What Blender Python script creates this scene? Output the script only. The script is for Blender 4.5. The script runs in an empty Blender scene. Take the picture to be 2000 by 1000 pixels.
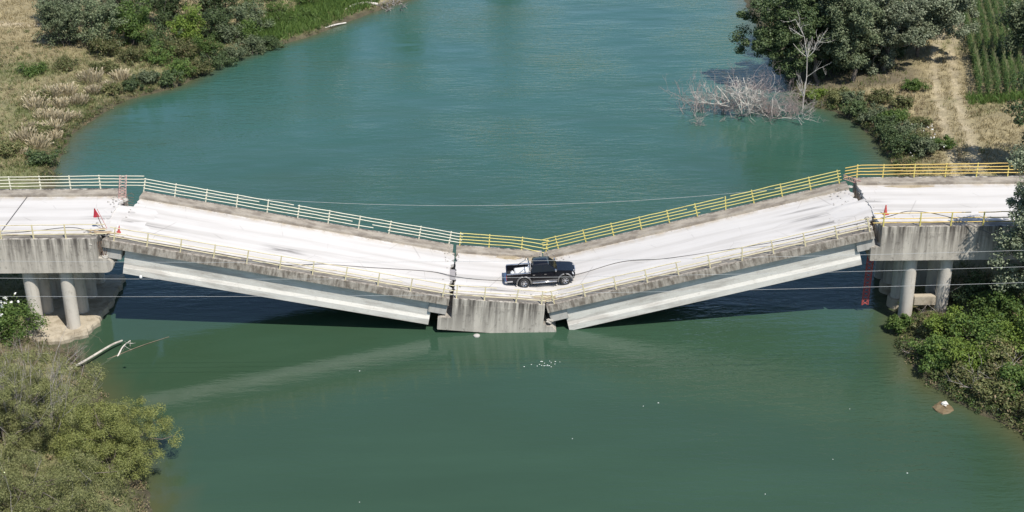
import bpy, math, random
import numpy as np
from mathutils import Vector, Matrix

R = math.radians
scene = bpy.context.scene
C = bpy.context.scene.collection

# ------------------------------------------------------------------ camera
cam_d = bpy.data.cameras.new('camera'); cam = bpy.data.objects.new('camera', cam_d); C.objects.link(cam)
PITCH, ROLL = R(25), R(0.8)
cam.location = (0, -96.9, 49.0)
fwd = Vector((0, math.cos(PITCH), -math.sin(PITCH))); up0 = Vector((0, math.sin(PITCH), math.cos(PITCH))); rt0 = Vector((1, 0, 0))
rt = rt0*math.cos(ROLL) - up0*math.sin(ROLL); up = up0*math.cos(ROLL) + rt0*math.sin(ROLL)
cam.rotation_euler = Matrix((rt, up, -fwd)).transposed().to_euler()
cam_d.sensor_width = 36; cam_d.lens = 36*2900/2000
cam_d.clip_start = 1; cam_d.clip_end = 6000
scene.camera = cam

# ------------------------------------------------------------------ sky, sun, exposure
TO_SUN = Vector((0.36, -0.56, 1.0)).normalized()
w = bpy.data.worlds.new('World'); scene.world = w; w.use_nodes = True
nt = w.node_tree; bg = nt.nodes['Background']
sky = nt.nodes.new('ShaderNodeTexSky'); sky.sky_type = 'NISHITA'; sky.sun_disc = False
sky.sun_elevation = math.asin(TO_SUN.z); sky.sun_rotation = math.atan2(TO_SUN.x, TO_SUN.y)
sky.air_density = 1.0; sky.dust_density = 0.5; sky.ozone_density = 3.0
nt.links.new(sky.outputs[0], bg.inputs[0]); bg.inputs[1].default_value = 0.108
sun_d = bpy.data.lights.new('sun', 'SUN'); sun_d.energy = 4.3; sun_d.angle = R(0.5); sun_d.color = (1.0, 0.95, 0.88)
sun = bpy.data.objects.new('sun', sun_d); C.objects.link(sun)
sun.rotation_euler = TO_SUN.to_track_quat('Z', 'Y').to_euler(); sun.location = (30, -60, 90)
vs = scene.view_settings; vs.view_transform = 'Standard'; vs.look = 'None'; vs.gamma = 1; vs.exposure = 0.38
vs.use_curve_mapping = False
scene.render.engine = 'CYCLES'

# ------------------------------------------------------------------ materials
MATS = {}
def newmat(name):
    m = bpy.data.materials.new(name); m.use_nodes = True
    return m, m.node_tree, m.node_tree.nodes['Principled BSDF']
def N(nt, t, **kw):
    n = nt.nodes.new(t)
    for k, v in kw.items(): setattr(n, k, v)
    return n
def noise(nt, vec, scale, detail=4, rough=0.55, mp=None):
    n = N(nt, 'ShaderNodeTexNoise'); n.inputs['Scale'].default_value = scale
    n.inputs['Detail'].default_value = detail; n.inputs['Roughness'].default_value = rough
    if mp:
        m = N(nt, 'ShaderNodeMapping'); m.inputs['Scale'].default_value = mp
        nt.links.new(vec, m.inputs['Vector']); vec = m.outputs[0]
    nt.links.new(vec, n.inputs['Vector'])
    return n.outputs['Fac']
def ramp(nt, fac, stops):
    r = N(nt, 'ShaderNodeValToRGB'); e = r.color_ramp.elements
    while len(e) < len(stops): e.new(0.5)
    for i, (p, c) in enumerate(stops):
        e[i].position = p; e[i].color = (c, c, c, 1) if isinstance(c, (int, float)) else (*c, 1)
    nt.links.new(fac, r.inputs[0]); return r.outputs[0]
def mix(nt, fac, a, b, mode='MIX'):
    m = N(nt, 'ShaderNodeMix', data_type='RGBA', blend_type=mode)
    for sock, v in ((m.inputs[0], fac), (m.inputs[6], a), (m.inputs[7], b)):
        if isinstance(v, (int, float)): sock.default_value = v
        elif isinstance(v, tuple): sock.default_value = (*v, 1)
        else: nt.links.new(v, sock)
    return m.outputs[2]
def mul(nt, a, b):
    m = N(nt, 'ShaderNodeMath', operation='MULTIPLY')
    for s, v in ((m.inputs[0], a), (m.inputs[1], b)):
        if isinstance(v, (int, float)): s.default_value = v
        else: nt.links.new(v, s)
    return m.outputs[0]
def bump(nt, bsdf, h, strength, dist):
    b = N(nt, 'ShaderNodeBump'); b.inputs['Strength'].default_value = strength; b.inputs['Distance'].default_value = dist
    nt.links.new(h, b.inputs['Height']); nt.links.new(b.outputs[0], bsdf.inputs['Normal'])
def objco(nt): return N(nt, 'ShaderNodeTexCoord').outputs['Object']

def plain(name, col, rough=0.5, metal=0.0, var=0.15, coat=0.0, scale=6.0):
    if name in MATS: return MATS[name]
    m, nt, b = newmat(name); co = objco(nt)
    f = noise(nt, co, scale, 3)
    lo = tuple(c*(1-var) for c in col); hi = tuple(min(1, c*(1+var)) for c in col)
    nt.links.new(ramp(nt, f, [(0.3, lo), (0.7, hi)]), b.inputs['Base Color'])
    b.inputs['Roughness'].default_value = rough; b.inputs['Metallic'].default_value = metal
    b.inputs['Coat Weight'].default_value = coat
    MATS[name] = m; return m

def concrete(name, base, dark, amount, smp=(2.2, 2.2, 0.22), blotch=0.6, lo=0.48, hi=0.62, wash=None):
    m, nt, b = newmat(name); co = objco(nt)
    broad = noise(nt, co, blotch, 5, 0.6)
    fine = noise(nt, co, 14, 4, 0.7)
    c = mix(nt, broad, tuple(v*0.78 for v in base), tuple(min(1, v*1.18) for v in base))
    c = mix(nt, mul(nt, fine, 0.35), c, tuple(v*0.6 for v in base))
    st = ramp(nt, noise(nt, co, 1.0, 6, 0.65, smp), [(lo, 0.0), (hi, 1.0)])
    if wash:      # rain streaks start at the top edge and thin out downwards
        sp_ = N(nt, 'ShaderNodeSeparateXYZ'); nt.links.new(co, sp_.inputs[0])
        mr = N(nt, 'ShaderNodeMapRange'); mr.inputs['From Min'].default_value = wash[0]; mr.inputs['From Max'].default_value = wash[1]; mr.inputs['To Min'].default_value = 0.32
        nt.links.new(sp_.outputs[2], mr.inputs[0]); st = mul(nt, st, mr.outputs[0])
    c = mix(nt, mul(nt, st, amount), c, dark)
    spot = ramp(nt, noise(nt, co, 2.6, 6, 0.75), [(0.55, 0.0), (0.7, 1.0)])
    c = mix(nt, mul(nt, spot, amount*0.7), c, dark)
    nt.links.new(c, b.inputs['Base Color']); b.inputs['Roughness'].default_value = 0.9
    bump(nt, b, fine, 0.5, 0.02); MATS[name] = m; return m

concrete('conc_head', (0.51, 0.47, 0.40), (0.075, 0.065, 0.055), 0.95, (2.6, 2.6, 0.16), 0.7, 0.40, 0.58, wash=(-2.1, 0.0))
concrete('conc_walk', (0.37, 0.33, 0.27), (0.15, 0.125, 0.10), 0.75, (0.8, 1.6, 0.5), 0.9, 0.42, 0.62)
concrete('conc_edge', (0.42, 0.38, 0.32), (0.11, 0.09, 0.07), 0.85, (4.5, 4.5, 1.3), 1.2, 0.40, 0.60)
concrete('conc_girder', (0.64, 0.62, 0.56), (0.33, 0.30, 0.26), 0.6, (0.35, 1.5, 2.2), 0.5)
concrete('conc_block', (0.46, 0.44, 0.40), (0.16, 0.15, 0.13), 0.5)
concrete('conc_column', (0.56, 0.52, 0.45), (0.16, 0.14, 0.11), 0.5, (2.5, 2.5, 0.2), 0.5, 0.5, 0.66)
concrete('conc_footing', (0.46, 0.40, 0.30), (0.22, 0.18, 0.12), 0.6, (1.2, 1.2, 1.2), 1.0)
concrete('rubble', (0.45, 0.42, 0.37), (0.15, 0.13, 0.11), 0.5, (2, 2, 2), 2.0)

def road_mat(name, marks):
    m, nt, b = newmat(name); co = objco(nt)
    broad = noise(nt, co, 0.35, 5, 0.6); fine = noise(nt, co, 20, 3, 0.7)
    tr = noise(nt, co, 1.0, 5, 0.55, (0.05, 0.9, 1.0))
    c = mix(nt, broad, (0.53, 0.505, 0.47), (0.64, 0.615, 0.58))
    c = mix(nt, mul(nt, ramp(nt, tr, [(0.46, 0.0), (0.64, 1.0)]), 0.7), c, (0.42, 0.395, 0.36))
    crk = N(nt, 'ShaderNodeTexVoronoi', feature='DISTANCE_TO_EDGE'); crk.inputs['Scale'].default_value = 0.22; crk.inputs['Randomness'].default_value = 1.0; nt.links.new(co, crk.inputs['Vector'])
    ck = mul(nt, ramp(nt, crk.outputs['Distance'], [(0.0, 1.0), (0.006, 0.0)]), ramp(nt, noise(nt, co, 0.5, 3), [(0.5, 0.0), (0.6, 1.0)]))
    c = mix(nt, mul(nt, ck, 0.5), c, (0.22, 0.2, 0.18))
    c = mix(nt, mul(nt, fine, 0.14), c, (0.40, 0.37, 0.34))
    sep = N(nt, 'ShaderNodeSeparateXYZ'); nt.links.new(co, sep.inputs[0])
    # dirt washed in along both kerbs
    ab = N(nt, 'ShaderNodeMath', operation='ABSOLUTE'); nt.links.new(sep.outputs[1], ab.inputs[0])
    kerb = N(nt, 'ShaderNodeMapRange'); kerb.inputs['From Min'].default_value = 2.7; kerb.inputs['From Max'].default_value = 3.5
    nt.links.new(ab.outputs[0], kerb.inputs[0])
    kn = ramp(nt, noise(nt, co, 1.3, 5, 0.7), [(0.4, 0.0), (0.62, 1.0)])
    c = mix(nt, mul(nt, mul(nt, kerb.outputs[0], kn), 0.8), c, (0.40, 0.33, 0.23))
    for (xm, wx, ym, wy, k) in marks:      # scraped, oily tyre marks
        f = None
        for ch, mid, wd in ((0, xm, wx), (1, ym, wy)):
            s = N(nt, 'ShaderNodeMath', operation='SUBTRACT'); s.inputs[1].default_value = mid; nt.links.new(sep.outputs[ch], s.inputs[0])
            a = N(nt, 'ShaderNodeMath', operation='ABSOLUTE'); nt.links.new(s.outputs[0], a.inputs[0])
            r = N(nt, 'ShaderNodeMapRange', interpolation_type='SMOOTHSTEP'); r.inputs['From Min'].default_value = wd; r.inputs['From Max'].default_value = wd*0.15
            nt.links.new(a.outputs[0], r.inputs[0]); f = r.outputs[0] if f is None else mul(nt, f, r.outputs[0])
        mk = ramp(nt, noise(nt, co, 1.0, 5, 0.6, (0.28, 3.2, 1)), [(0.42, 0.0), (0.6, 1.0)])
        c = mix(nt, mul(nt, mul(nt, f, mk), min(1, k*1.6)), c, (0.14, 0.13, 0.12))
    nt.links.new(c, b.inputs['Base Color']); b.inputs['Roughness'].default_value = 0.85
    bump(nt, b, fine, 0.3, 0.01); MATS[name] = m; return m

def paint(name, col, rust=0.35):
    m, nt, b = newmat(name); co = objco(nt)
    f = noise(nt, co, 1.3, 5, 0.7); g = noise(nt, co, 9, 3)
    c = mix(nt, g, tuple(v*0.85 for v in col), tuple(min(1, v*1.1) for v in col))
    c = mix(nt, mul(nt, ramp(nt, f, [(0.56, 0.0), (0.66, 1.0)]), rust), c, (0.22, 0.11, 0.05))
    nt.links.new(c, b.inputs['Base Color']); b.inputs['Roughness'].default_value = 0.55; MATS[name] = m
paint('paint_cream', (0.62, 0.60, 0.47), 0.3)
paint('paint_pale', (0.60, 0.53, 0.33), 0.4)
paint('paint_yellow', (0.56, 0.49, 0.15), 0.35)
paint('paint_orange', (0.60, 0.42, 0.09), 0.5)

def leafmat(name, a, b_, trans=0.25, dry=None):
    m, nt, b = newmat(name)
    geo = N(nt, 'ShaderNodeNewGeometry'); oi = N(nt, 'ShaderNodeObjectInfo')
    stops = [(0.0, a), (0.85, b_)]
    if dry: stops.append((0.97, dry))
    c = ramp(nt, geo.outputs['Random Per Island'], stops)
    h = N(nt, 'ShaderNodeHueSaturation'); nt.links.new(c, h.inputs['Color'])
    mr = N(nt, 'ShaderNodeMapRange'); mr.inputs['To Min'].default_value = 0.8; mr.inputs['To Max'].default_value = 1.2
    nt.links.new(oi.outputs['Random'], mr.inputs[0]); nt.links.new(mr.outputs[0], h.inputs['Value'])
    nt.links.new(h.outputs[0], b.inputs['Base Color']); b.inputs['Roughness'].default_value = 0.55
    b.inputs['Specular IOR Level'].default_value = 0.3
    t = N(nt, 'ShaderNodeBsdfTranslucent'); nt.links.new(h.outputs[0], t.inputs[0])
    ms = N(nt, 'ShaderNodeMixShader'); ms.inputs[0].default_value = trans
    out = nt.nodes['Material Output']
    nt.links.new(b.outputs[0], ms.inputs[1]); nt.links.new(t.outputs[0], ms.inputs[2]); nt.links.new(ms.outputs[0], out.inputs[0])
    MATS[name] = m
leafmat('leaf_grey', (0.060, 0.088, 0.040), (0.175, 0.205, 0.110), 0.12)
leafmat('leaf_silver', (0.060, 0.085, 0.042), (0.235, 0.260, 0.165), 0.12)
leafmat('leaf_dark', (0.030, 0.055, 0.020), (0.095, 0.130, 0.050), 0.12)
leafmat('leaf_green', (0.050, 0.100, 0.022), (0.130, 0.190, 0.045))
leafmat('leaf_bright', (0.090, 0.150, 0.025), (0.200, 0.270, 0.050))
leafmat('leaf_willow', (0.115, 0.135, 0.045), (0.275, 0.280, 0.115), 0.24)
leafmat('leaf_willow2', (0.115, 0.140, 0.035), (0.270, 0.285, 0.090), 0.22)
leafmat('leaf_olive', (0.080, 0.100, 0.032), (0.185, 0.190, 0.075), 0.25, (0.26, 0.2, 0.11))
leafmat('leaf_corn', (0.040, 0.085, 0.022), (0.115, 0.170, 0.055))
leafmat('leaf_tassel', (0.12, 0.14, 0.06), (0.22, 0.22, 0.11))
leafmat('grass_dry', (0.21, 0.17, 0.085), (0.42, 0.35, 0.20), 0.2)
leafmat('grass_green', (0.08, 0.11, 0.03), (0.20, 0.22, 0.08), 0.25, (0.32, 0.27, 0.14))
leafmat('grass_lush', (0.055, 0.11, 0.025), (0.14, 0.21, 0.05), 0.25)
leafmat('weed_brown', (0.13, 0.10, 0.055), (0.30, 0.24, 0.14), 0.2)
leafmat('reed_dry', (0.26, 0.21, 0.12), (0.50, 0.43, 0.29), 0.15)
plain('bark', (0.15, 0.125, 0.10), 0.9, var=0.35, scale=4)
plain('dead_grey', (0.34, 0.31, 0.28), 0.9, var=0.3, scale=3)
plain('dead_log', (0.44, 0.40, 0.34), 0.9, var=0.3, scale=2)
plain('dead_pale', (0.55, 0.51, 0.45), 0.9, var=0.25, scale=3)
plain('dead_pink', (0.32, 0.26, 0.24), 0.9, var=0.35, scale=2)
plain('dead_brown', (0.20, 0.155, 0.11), 0.9, var=0.35, scale=2)
plain('petal', (0.75, 0.75, 0.70), 0.7)
plain('foam', (0.75, 0.77, 0.72), 0.8)
plain('cable_black', (0.10, 0.095, 0.09), 0.6)
plain('cable_steel', (0.42, 0.43, 0.42), 0.5)
plain('wood', (0.36, 0.27, 0.17), 0.85, var=0.3)
plain('red_plastic', (0.42, 0.07, 0.06), 0.6)
plain('net_red', (0.36, 0.07, 0.06), 0.7)
plain('red_cloth', (0.45, 0.03, 0.05), 0.8)
plain('white_plastic', (0.66, 0.66, 0.64), 0.5, var=0.05)
plain('rusty_steel', (0.16, 0.10, 0.07), 0.8, var=0.4)
plain('car_black', (0.006, 0.007, 0.011), 0.22, 0.0, var=0.1, coat=0.25)
plain('car_grey', (0.20, 0.195, 0.19), 0.4, 0.5)
plain('car_trim', (0.03, 0.03, 0.03), 0.5)
plain('chrome', (0.68, 0.68, 0.69), 0.22, 0.9, var=0.05)
plain('car_glass', (0.008, 0.009, 0.012), 0.08, 0.0, var=0.05)
plain('rubber', (0.022, 0.022, 0.022), 0.8)
plain('lamp_red', (0.35, 0.02, 0.02), 0.3)
plain('lamp_clear', (0.65, 0.66, 0.68), 0.15, coat=0.6)

# water
def water_mat():
    m, nt, b = newmat('water'); co = N(nt, 'ShaderNodeNewGeometry').outputs['Position']
    big = noise(nt, co, 0.035, 4, 0.6)
    b.inputs['Roughness'].default_value = 0.04; b.inputs['IOR'].default_value = 1.45
    c = mix(nt, big, (0.030, 0.060, 0.031), (0.036, 0.073, 0.042))
    sp_ = N(nt, 'ShaderNodeSeparateXYZ'); nt.links.new(co, sp_.inputs[0])
    wob = N(nt, 'ShaderNodeMath', operation='MULTIPLY_ADD'); nt.links.new(noise(nt, co, 0.06, 4, 0.6), wob.inputs[0]); wob.inputs[1].default_value = 60; nt.links.new(sp_.outputs[1], wob.inputs[2])
    upr = N(nt, 'ShaderNodeMapRange', interpolation_type='SMOOTHSTEP'); upr.inputs['From Min'].default_value = 10; upr.inputs['From Max'].default_value = 85
    nt.links.new(wob.outputs[0], upr.inputs[0])
    c = mix(nt, upr.outputs[0], c, (0.034, 0.100, 0.076))  # upstream tint: part of the sky's reflected blue is put into the colour
    strk = ramp(nt, noise(nt, co, 1.0, 5, 0.6, (0.035, 0.16, 1.0)), [(0.45, 0.0), (0.7, 1.0)])
    c = mix(nt, mul(nt, strk, 0.35), c, (0.046, 0.092, 0.054))
    at = N(nt, 'ShaderNodeAttribute'); at.attribute_name = 'shallow'
    c = mix(nt, mul(nt, at.outputs['Fac'], 0.75), c, (0.085, 0.080, 0.035))
    nt.links.new(c, b.inputs['Base Color'])
    rip = noise(nt, co, 1.0, 4, 0.55, (0.55, 1.9, 1.0))
    rip2 = noise(nt, co, 1.0, 3, 0.5, (2.2, 5.5, 1.0))
    swell = noise(nt, co, 1.0, 2, 0.5, (0.10, 0.22, 1.0))
    calm = ramp(nt, noise(nt, co, 0.05, 3, 0.5), [(0.38, 0.12), (0.62, 1.0)])
    s = N(nt, 'ShaderNodeMath', operation='MULTIPLY_ADD'); nt.links.new(rip2, s.inputs[0]); s.inputs[1].default_value = 0.35
    nt.links.new(rip, s.inputs[2])
    shel = N(nt, 'ShaderNodeMapRange', interpolation_type='SMOOTHSTEP'); shel.inputs['From Min'].default_value = -4; shel.inputs['From Max'].default_value = 10; shel.inputs['To Min'].default_value = 0.22
    nt.links.new(sp_.outputs[1], shel.inputs[0])
    bre = N(nt, 'ShaderNodeMapRange', interpolation_type='SMOOTHSTEP'); bre.inputs['From Min'].default_value = 2; bre.inputs['From Max'].default_value = 13; bre.inputs['To Min'].default_value = 0.2; bre.inputs['To Max'].default_value = 0.7
    nt.links.new(sp_.outputs[0], bre.inputs[0]); nt.links.new(bre.outputs[0], shel.inputs['To Min'])
    h = mul(nt, mul(nt, s.outputs[0], calm), shel.outputs[0])
    a = N(nt, 'ShaderNodeMath', operation='MULTIPLY_ADD'); nt.links.new(mul(nt, swell, shel.outputs[0]), a.inputs[0]); a.inputs[1].default_value = 1.2
    nt.links.new(h, a.inputs[2])
    bump(nt, b, a.outputs[0], 1.0, 0.12); MATS['water'] = m
water_mat()

def ground_mat():
    m, nt, b = newmat('ground'); co = N(nt, 'ShaderNodeNewGeometry').outputs['Position']
    at = N(nt, 'ShaderNodeAttribute'); at.attribute_name = 'soil'
    n1 = noise(nt, co, 0.9, 6, 0.7); n2 = noise(nt, co, 7, 4, 0.7)
    c = mix(nt, 1.0, at.outputs['Color'], ramp(nt, n1, [(0.3, 0.62), (0.7, 1.35)]), 'MULTIPLY')
    c = mix(nt, 1.0, c, ramp(nt, n2, [(0.3, 0.65), (0.7, 1.3)]), 'MULTIPLY')
    nt.links.new(c, b.inputs['Base Color']); b.inputs['Roughness'].default_value = 0.95
    bump(nt, b, n2, 0.8, 0.12); MATS['ground'] = m
ground_mat()

for k_ in ('car_black', 'car_glass'): MATS[k_].node_tree.nodes['Principled BSDF'].inputs['Specular IOR Level'].default_value = 0.3
# ------------------------------------------------------------------ mesh helpers
def mesh_np(name, V, F, mat, parent=None, smooth=False):
    V = np.asarray(V, np.float32); F = np.asarray(F, np.int32); k = F.shape[1]
    me = bpy.data.meshes.new(name)
    me.vertices.add(len(V)); me.vertices.foreach_set('co', V.ravel())
    me.loops.add(F.size); me.loops.foreach_set('vertex_index', F.ravel())
    me.polygons.add(len(F)); me.polygons.foreach_set('loop_start', np.arange(0, F.size, k, dtype=np.int32))
    me.polygons.foreach_set('loop_total', np.full(len(F), k, np.int32))
    if smooth: me.polygons.foreach_set('use_smooth', np.ones(len(F), bool))
    me.update(calc_edges=True); me.validate()
    me.materials.append(MATS[mat])
    return link(name, me, parent)
def link(name, me, parent=None):
    o = bpy.data.objects.new(name, me); C.objects.link(o)
    if parent is not None: o.parent = parent
    return o
def tag(o, label=None, cat=None, group=None, kind=None):
    if label: o['label'] = label
    if cat: o['category'] = cat
    if group: o['group'] = group
    if kind: o['kind'] = kind
    return o
def empty(name, loc=(0, 0, 0), rot=(0, 0, 0)):
    o = bpy.data.objects.new(name, None); C.objects.link(o); o.location = loc; o.rotation_euler = rot; o.empty_display_size = 0.3
    return o

class MB:
    def __init__(s): s.v = []; s.f = []
    def add(s, V, F):
        n = len(s.v); s.v += [tuple(map(float, p)) for p in V]; s.f += [tuple(i+n for i in q) for q in F]; return s
    def box(s, x0, x1, y0, y1, z0, z1):
        return s.add([(x0,y0,z0),(x1,y0,z0),(x1,y1,z0),(x0,y1,z0),(x0,y0,z1),(x1,y0,z1),(x1,y1,z1),(x0,y1,z1)],
                     [(0,3,2,1),(4,5,6,7),(0,1,5,4),(1,2,6,5),(2,3,7,6),(3,0,4,7)])
    def prism(s, prof, a0, a1, axis='y', nseg=1):
        """profile polygon extruded along an axis: 'y' -> profile is (x,z); 'x' -> profile is (y,z)"""
        n = len(prof); V = []
        for k in range(nseg+1):
            a = a0+(a1-a0)*k/nseg
            V += [((p[0], a, p[1]) if axis == 'y' else (a, p[0], p[1])) for p in prof]
        F = []
        for k in range(nseg):
            for i in range(n):
                j = (i+1) % n; F.append((k*n+i, k*n+j, (k+1)*n+j, (k+1)*n+i))
        F.append(tuple(range(n))[::-1]); F.append(tuple(nseg*n+i for i in range(n)))
        return s.add(V, F)
    def tube(s, pts, r0, r1=None, sides=6, cap=True):
        V, F = tube_np(pts, r0, r0 if r1 is None else r1, sides)
        n = len(s.v); s.add(V, F)
        if cap:
            s.f.append(tuple(n+i for i in range(sides))[::-1]); m = len(V)-sides; s.f.append(tuple(n+m+i for i in range(sides)))
        return s
    def lathe(s, prof, seg=20, axis='y', c=(0, 0, 0)):
        """prof: list of (radius, offset along axis)"""
        V = []
        for r, a in prof:
            for k in range(seg):
                t = 2*math.pi*k/seg; u, v = r*math.cos(t), r*math.sin(t)
                V.append((c[0]+u, c[1]+a, c[2]+v) if axis == 'y' else (c[0]+u, c[1]+v, c[2]+a))
        F = []
        for i in range(len(prof)-1):
            for k in range(seg):
                j = (k+1) % seg; F.append((i*seg+k, i*seg+j, (i+1)*seg+j, (i+1)*seg+k))
        F.append(tuple(range(seg))); F.append(tuple((len(prof)-1)*seg+k for k in range(seg))[::-1])
        return s.add(V, F)
    def build(s, name, mat, parent=None, smooth=False, bevel=0, fn=None):
        V = [fn(*p) for p in s.v] if fn else s.v
        me = bpy.data.meshes.new(name); me.from_pydata(V, [], s.f); me.update()
        import bmesh
        bm = bmesh.new(); bm.from_mesh(me); bmesh.ops.recalc_face_normals(bm, faces=bm.faces)
        if bevel:
            eds = [e for e in bm.edges if len(e.link_faces) == 2 and e.calc_face_angle(0) > 0.5]
            bmesh.ops.bevel(bm, geom=eds, offset=bevel, segments=2, affect='EDGES', clamp_overlap=True)
        bm.to_mesh(me); bm.free()
        if smooth:
            for p in me.polygons: p.use_smooth = True
            if smooth == 'auto': me.set_sharp_from_angle(angle=R(40))
        me.materials.append(MATS[mat])
        return link(name, me, parent)

def tube_np(pts, r0, r1, sides=5):
    P = np.asarray(pts, float); n = len(P)
    T = np.gradient(P, axis=0); T /= np.linalg.norm(T, axis=1)[:, None]+1e-9
    ref = np.array([0., 0, 1.]) if abs(T[0, 2]) < 0.9 else np.array([1., 0, 0])
    A = np.cross(T, ref); A /= np.linalg.norm(A, axis=1)[:, None]+1e-9; B = np.cross(T, A)
    rr = np.linspace(r0, r1, n)[:, None, None]
    t = np.arange(sides)*2*math.pi/sides
    V = P[:, None, :] + rr*(A[:, None, :]*np.cos(t)[None, :, None] + B[:, None, :]*np.sin(t)[None, :, None])
    i = np.arange(n-1)[:, None]*sides; k = np.arange(sides)[None, :]; k2 = (k+1) % sides
    F = np.stack([i+k, i+k2, i+sides+k2, i+sides+k], -1).reshape(-1, 4)
    return V.reshape(-1, 3), F
def tubes(name, lines, mat, parent=None, sides=4):
    VV, FF, n = [], [], 0
    for pts, r0, r1 in lines:
        V, F = tube_np(pts, r0, r1, sides); VV.append(V); FF.append(F+n); n += len(V)
    return mesh_np(name, np.concatenate(VV), np.concatenate(FF), mat, parent, True)

# ------------------------------------------------------------------ ground and water
LY = [-900,-60,-40,-26,-20.5,-13.7,-8.2,-6.7,-5.3,-2,3,10,18,26,29.4,36.8,42.5,47.1,51,58.7,64.2,68,76,84,100,130,180,400,900]
LX = [-60,-17,-18.5,-20.6,-22.8,-26.2,-29.3,-31,-33,-33.5,-34.5,-36,-38.5,-40.5,-41.1,-41.9,-40.4,-38.9,-34.4,-31.5,-27.3,-23.1,-18,-12.3,-2,20,60,200,500]
RY = [-900,-60,-35,-19,-17.1,-15.2,-11.9,-8.3,-4.6,-1.4,4,12,20,26,30.4,35.1,40.2,42.3,45,55,68.5,82,100,130,180,400,900]
RX = [60,36,33.5,31.3,30,28.3,26.9,26.4,26.7,27.6,29,31,33.2,34,33.9,33.5,32,29.6,29,28.7,28.6,28.8,38,60,105,250,560]
def wig(x, y):
    return (np.sin(x*0.9+1.3*np.sin(y*0.7))*np.cos(y*1.1+0.4)+0.6*np.sin(x*2.1-y*1.7+1)+0.4*np.cos(y*2.9+x*0.6))*0.5
def land(x, y):
    x = np.asarray(x, float); y = np.asarray(y, float)
    return np.maximum(np.interp(y, LY, LX)-x, x-np.interp(y, RY, RX))*0.85 + 0.28*wig(x*1.2, y*1.2)
TRK = [np.array(a) for a in ([(37.4,17),(38.3,21.8),(39.9,30.7),(41.2,37.7),(42.3,43.9),(44.9,54),(47.7,61.4),(53,75)],
                             [(39.3,17),(40.4,22.9),(41.6,29.2),(42.4,34.7),(43.5,40.6),(44.6,45.4),(46.5,53.9),(49.4,61),(54.6,75)])]
def dist_line(x, y, L):
    d = np.full(np.shape(x), 1e9)
    for a, b in zip(L[:-1], L[1:]):
        t = np.clip(((x-a[0])*(b[0]-a[0])+(y-a[1])*(b[1]-a[1]))/((b-a)@(b-a)), 0, 1)
        d = np.minimum(d, np.hypot(x-a[0]-t*(b[0]-a[0]), y-a[1]-t*(b[1]-a[1])))
    return d
def gz(x, y):
    d = land(x, y)
    z = np.interp(d, [-14,-5,-1.5,0,0.5,2.5,7,18,60,300], [-3.5,-1.9,-0.7,-0.06,0.22,0.85,1.45,1.9,2.4,4.0])
    z = z + 0.16*wig(np.asarray(x)*0.5, np.asarray(y)*0.5)*np.clip(d/4, 0, 1) + 0.05*wig(np.asarray(x)*2.3, np.asarray(y)*2.3)*np.clip(d/2, 0, 1)
    for L in TRK: z = z - 0.09*np.exp(-(dist_line(np.asarray(x, float), np.asarray(y, float), L)/0.35)**2)
    return z
def G(x, y): return float(gz(x, y))

def axis_pts(a, b, step, far):
    inner = np.arange(a, b+0.01, step)
    lo = a-np.array([1.06**k for k in range(2, 130)]).cumsum()*0.8; lo = lo[lo > -far]
    hi = b+np.array([1.06**k for k in range(2, 130)]).cumsum()*0.8; hi = hi[hi < far]
    return np.concatenate([lo[::-1], inner, hi])
gx = axis_pts(-72, 72, 0.75, 900); gy = axis_pts(-34, 100, 0.75, 900)
XX, YY = np.meshgrid(gx, gy); ZZ = gz(XX, YY); DD = land(XX, YY)
V = np.stack([XX, YY, ZZ], -1).reshape(-1, 3)
nx, ny = len(gx), len(gy); ii = (np.arange(ny-1)[:, None]*nx+np.arange(nx-1)[None, :]).ravel()
ground = mesh_np('ground', V, np.stack([ii, ii+1, ii+nx+1, ii+nx], -1), 'ground', None, True)
tag(ground, kind='structure')
def soft(a, lo, hi): return np.clip((a-lo)/(hi-lo), 0, 1)
def green_mask(x, y):
    g = soft(wig(x*0.16+3, y*0.21+1)+0.5*wig(x*0.5, y*0.6+2), -0.15, 0.45)
    g = np.where(x < 0, (0.35+0.65*g)*soft(64-y+0.3*(x+50), 0, 12)*0.9 + 0.3*soft(9-land(x, y), 0, 4), g*0.35+0.25*soft(5-land(x, y), 0, 3))
    return np.clip(g, 0, 1)
col = np.zeros((ny, nx, 3)); mud = np.array([0.075, 0.065, 0.035]); drg = np.array([0.29, 0.24, 0.13]); grn = np.array([0.14, 0.15, 0.06]); trk = np.array([0.44, 0.37, 0.25])
gm = green_mask(XX, YY)[..., None]
col = drg*(1-gm)+grn*gm
litter_shade = (soft(4.5-np.hypot((XX-35.5)/2.1, (YY-48.6)/1.15), 0, 1.2)*soft(43-XX, 0, 3))[..., None]      # leaf litter under the big trees, darkened further to stand in for their shade
col = col*(1-0.75*litter_shade)+np.array([0.10, 0.08, 0.055])*0.75*litter_shade
for L in TRK:
    t = (0.7*np.exp(-(dist_line(XX, YY, L)/0.42)**2))[..., None]; col = col*(1-t)+trk*t
path = (np.exp(-((YY-69+0.12*(XX+60))/0.8)**4)*soft(-46-XX, 0, 3)*0.8)[..., None]; col = col*(1-path)+trk*path
md = soft(1.5-DD, 0, 0.9)[..., None]; col = col*(1-md)+mud*md
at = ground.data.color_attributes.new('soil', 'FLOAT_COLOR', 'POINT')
at.data.foreach_set('color', np.concatenate([col.reshape(-1, 3), np.ones((nx*ny, 1))], 1).astype(np.float32).ravel())

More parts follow.
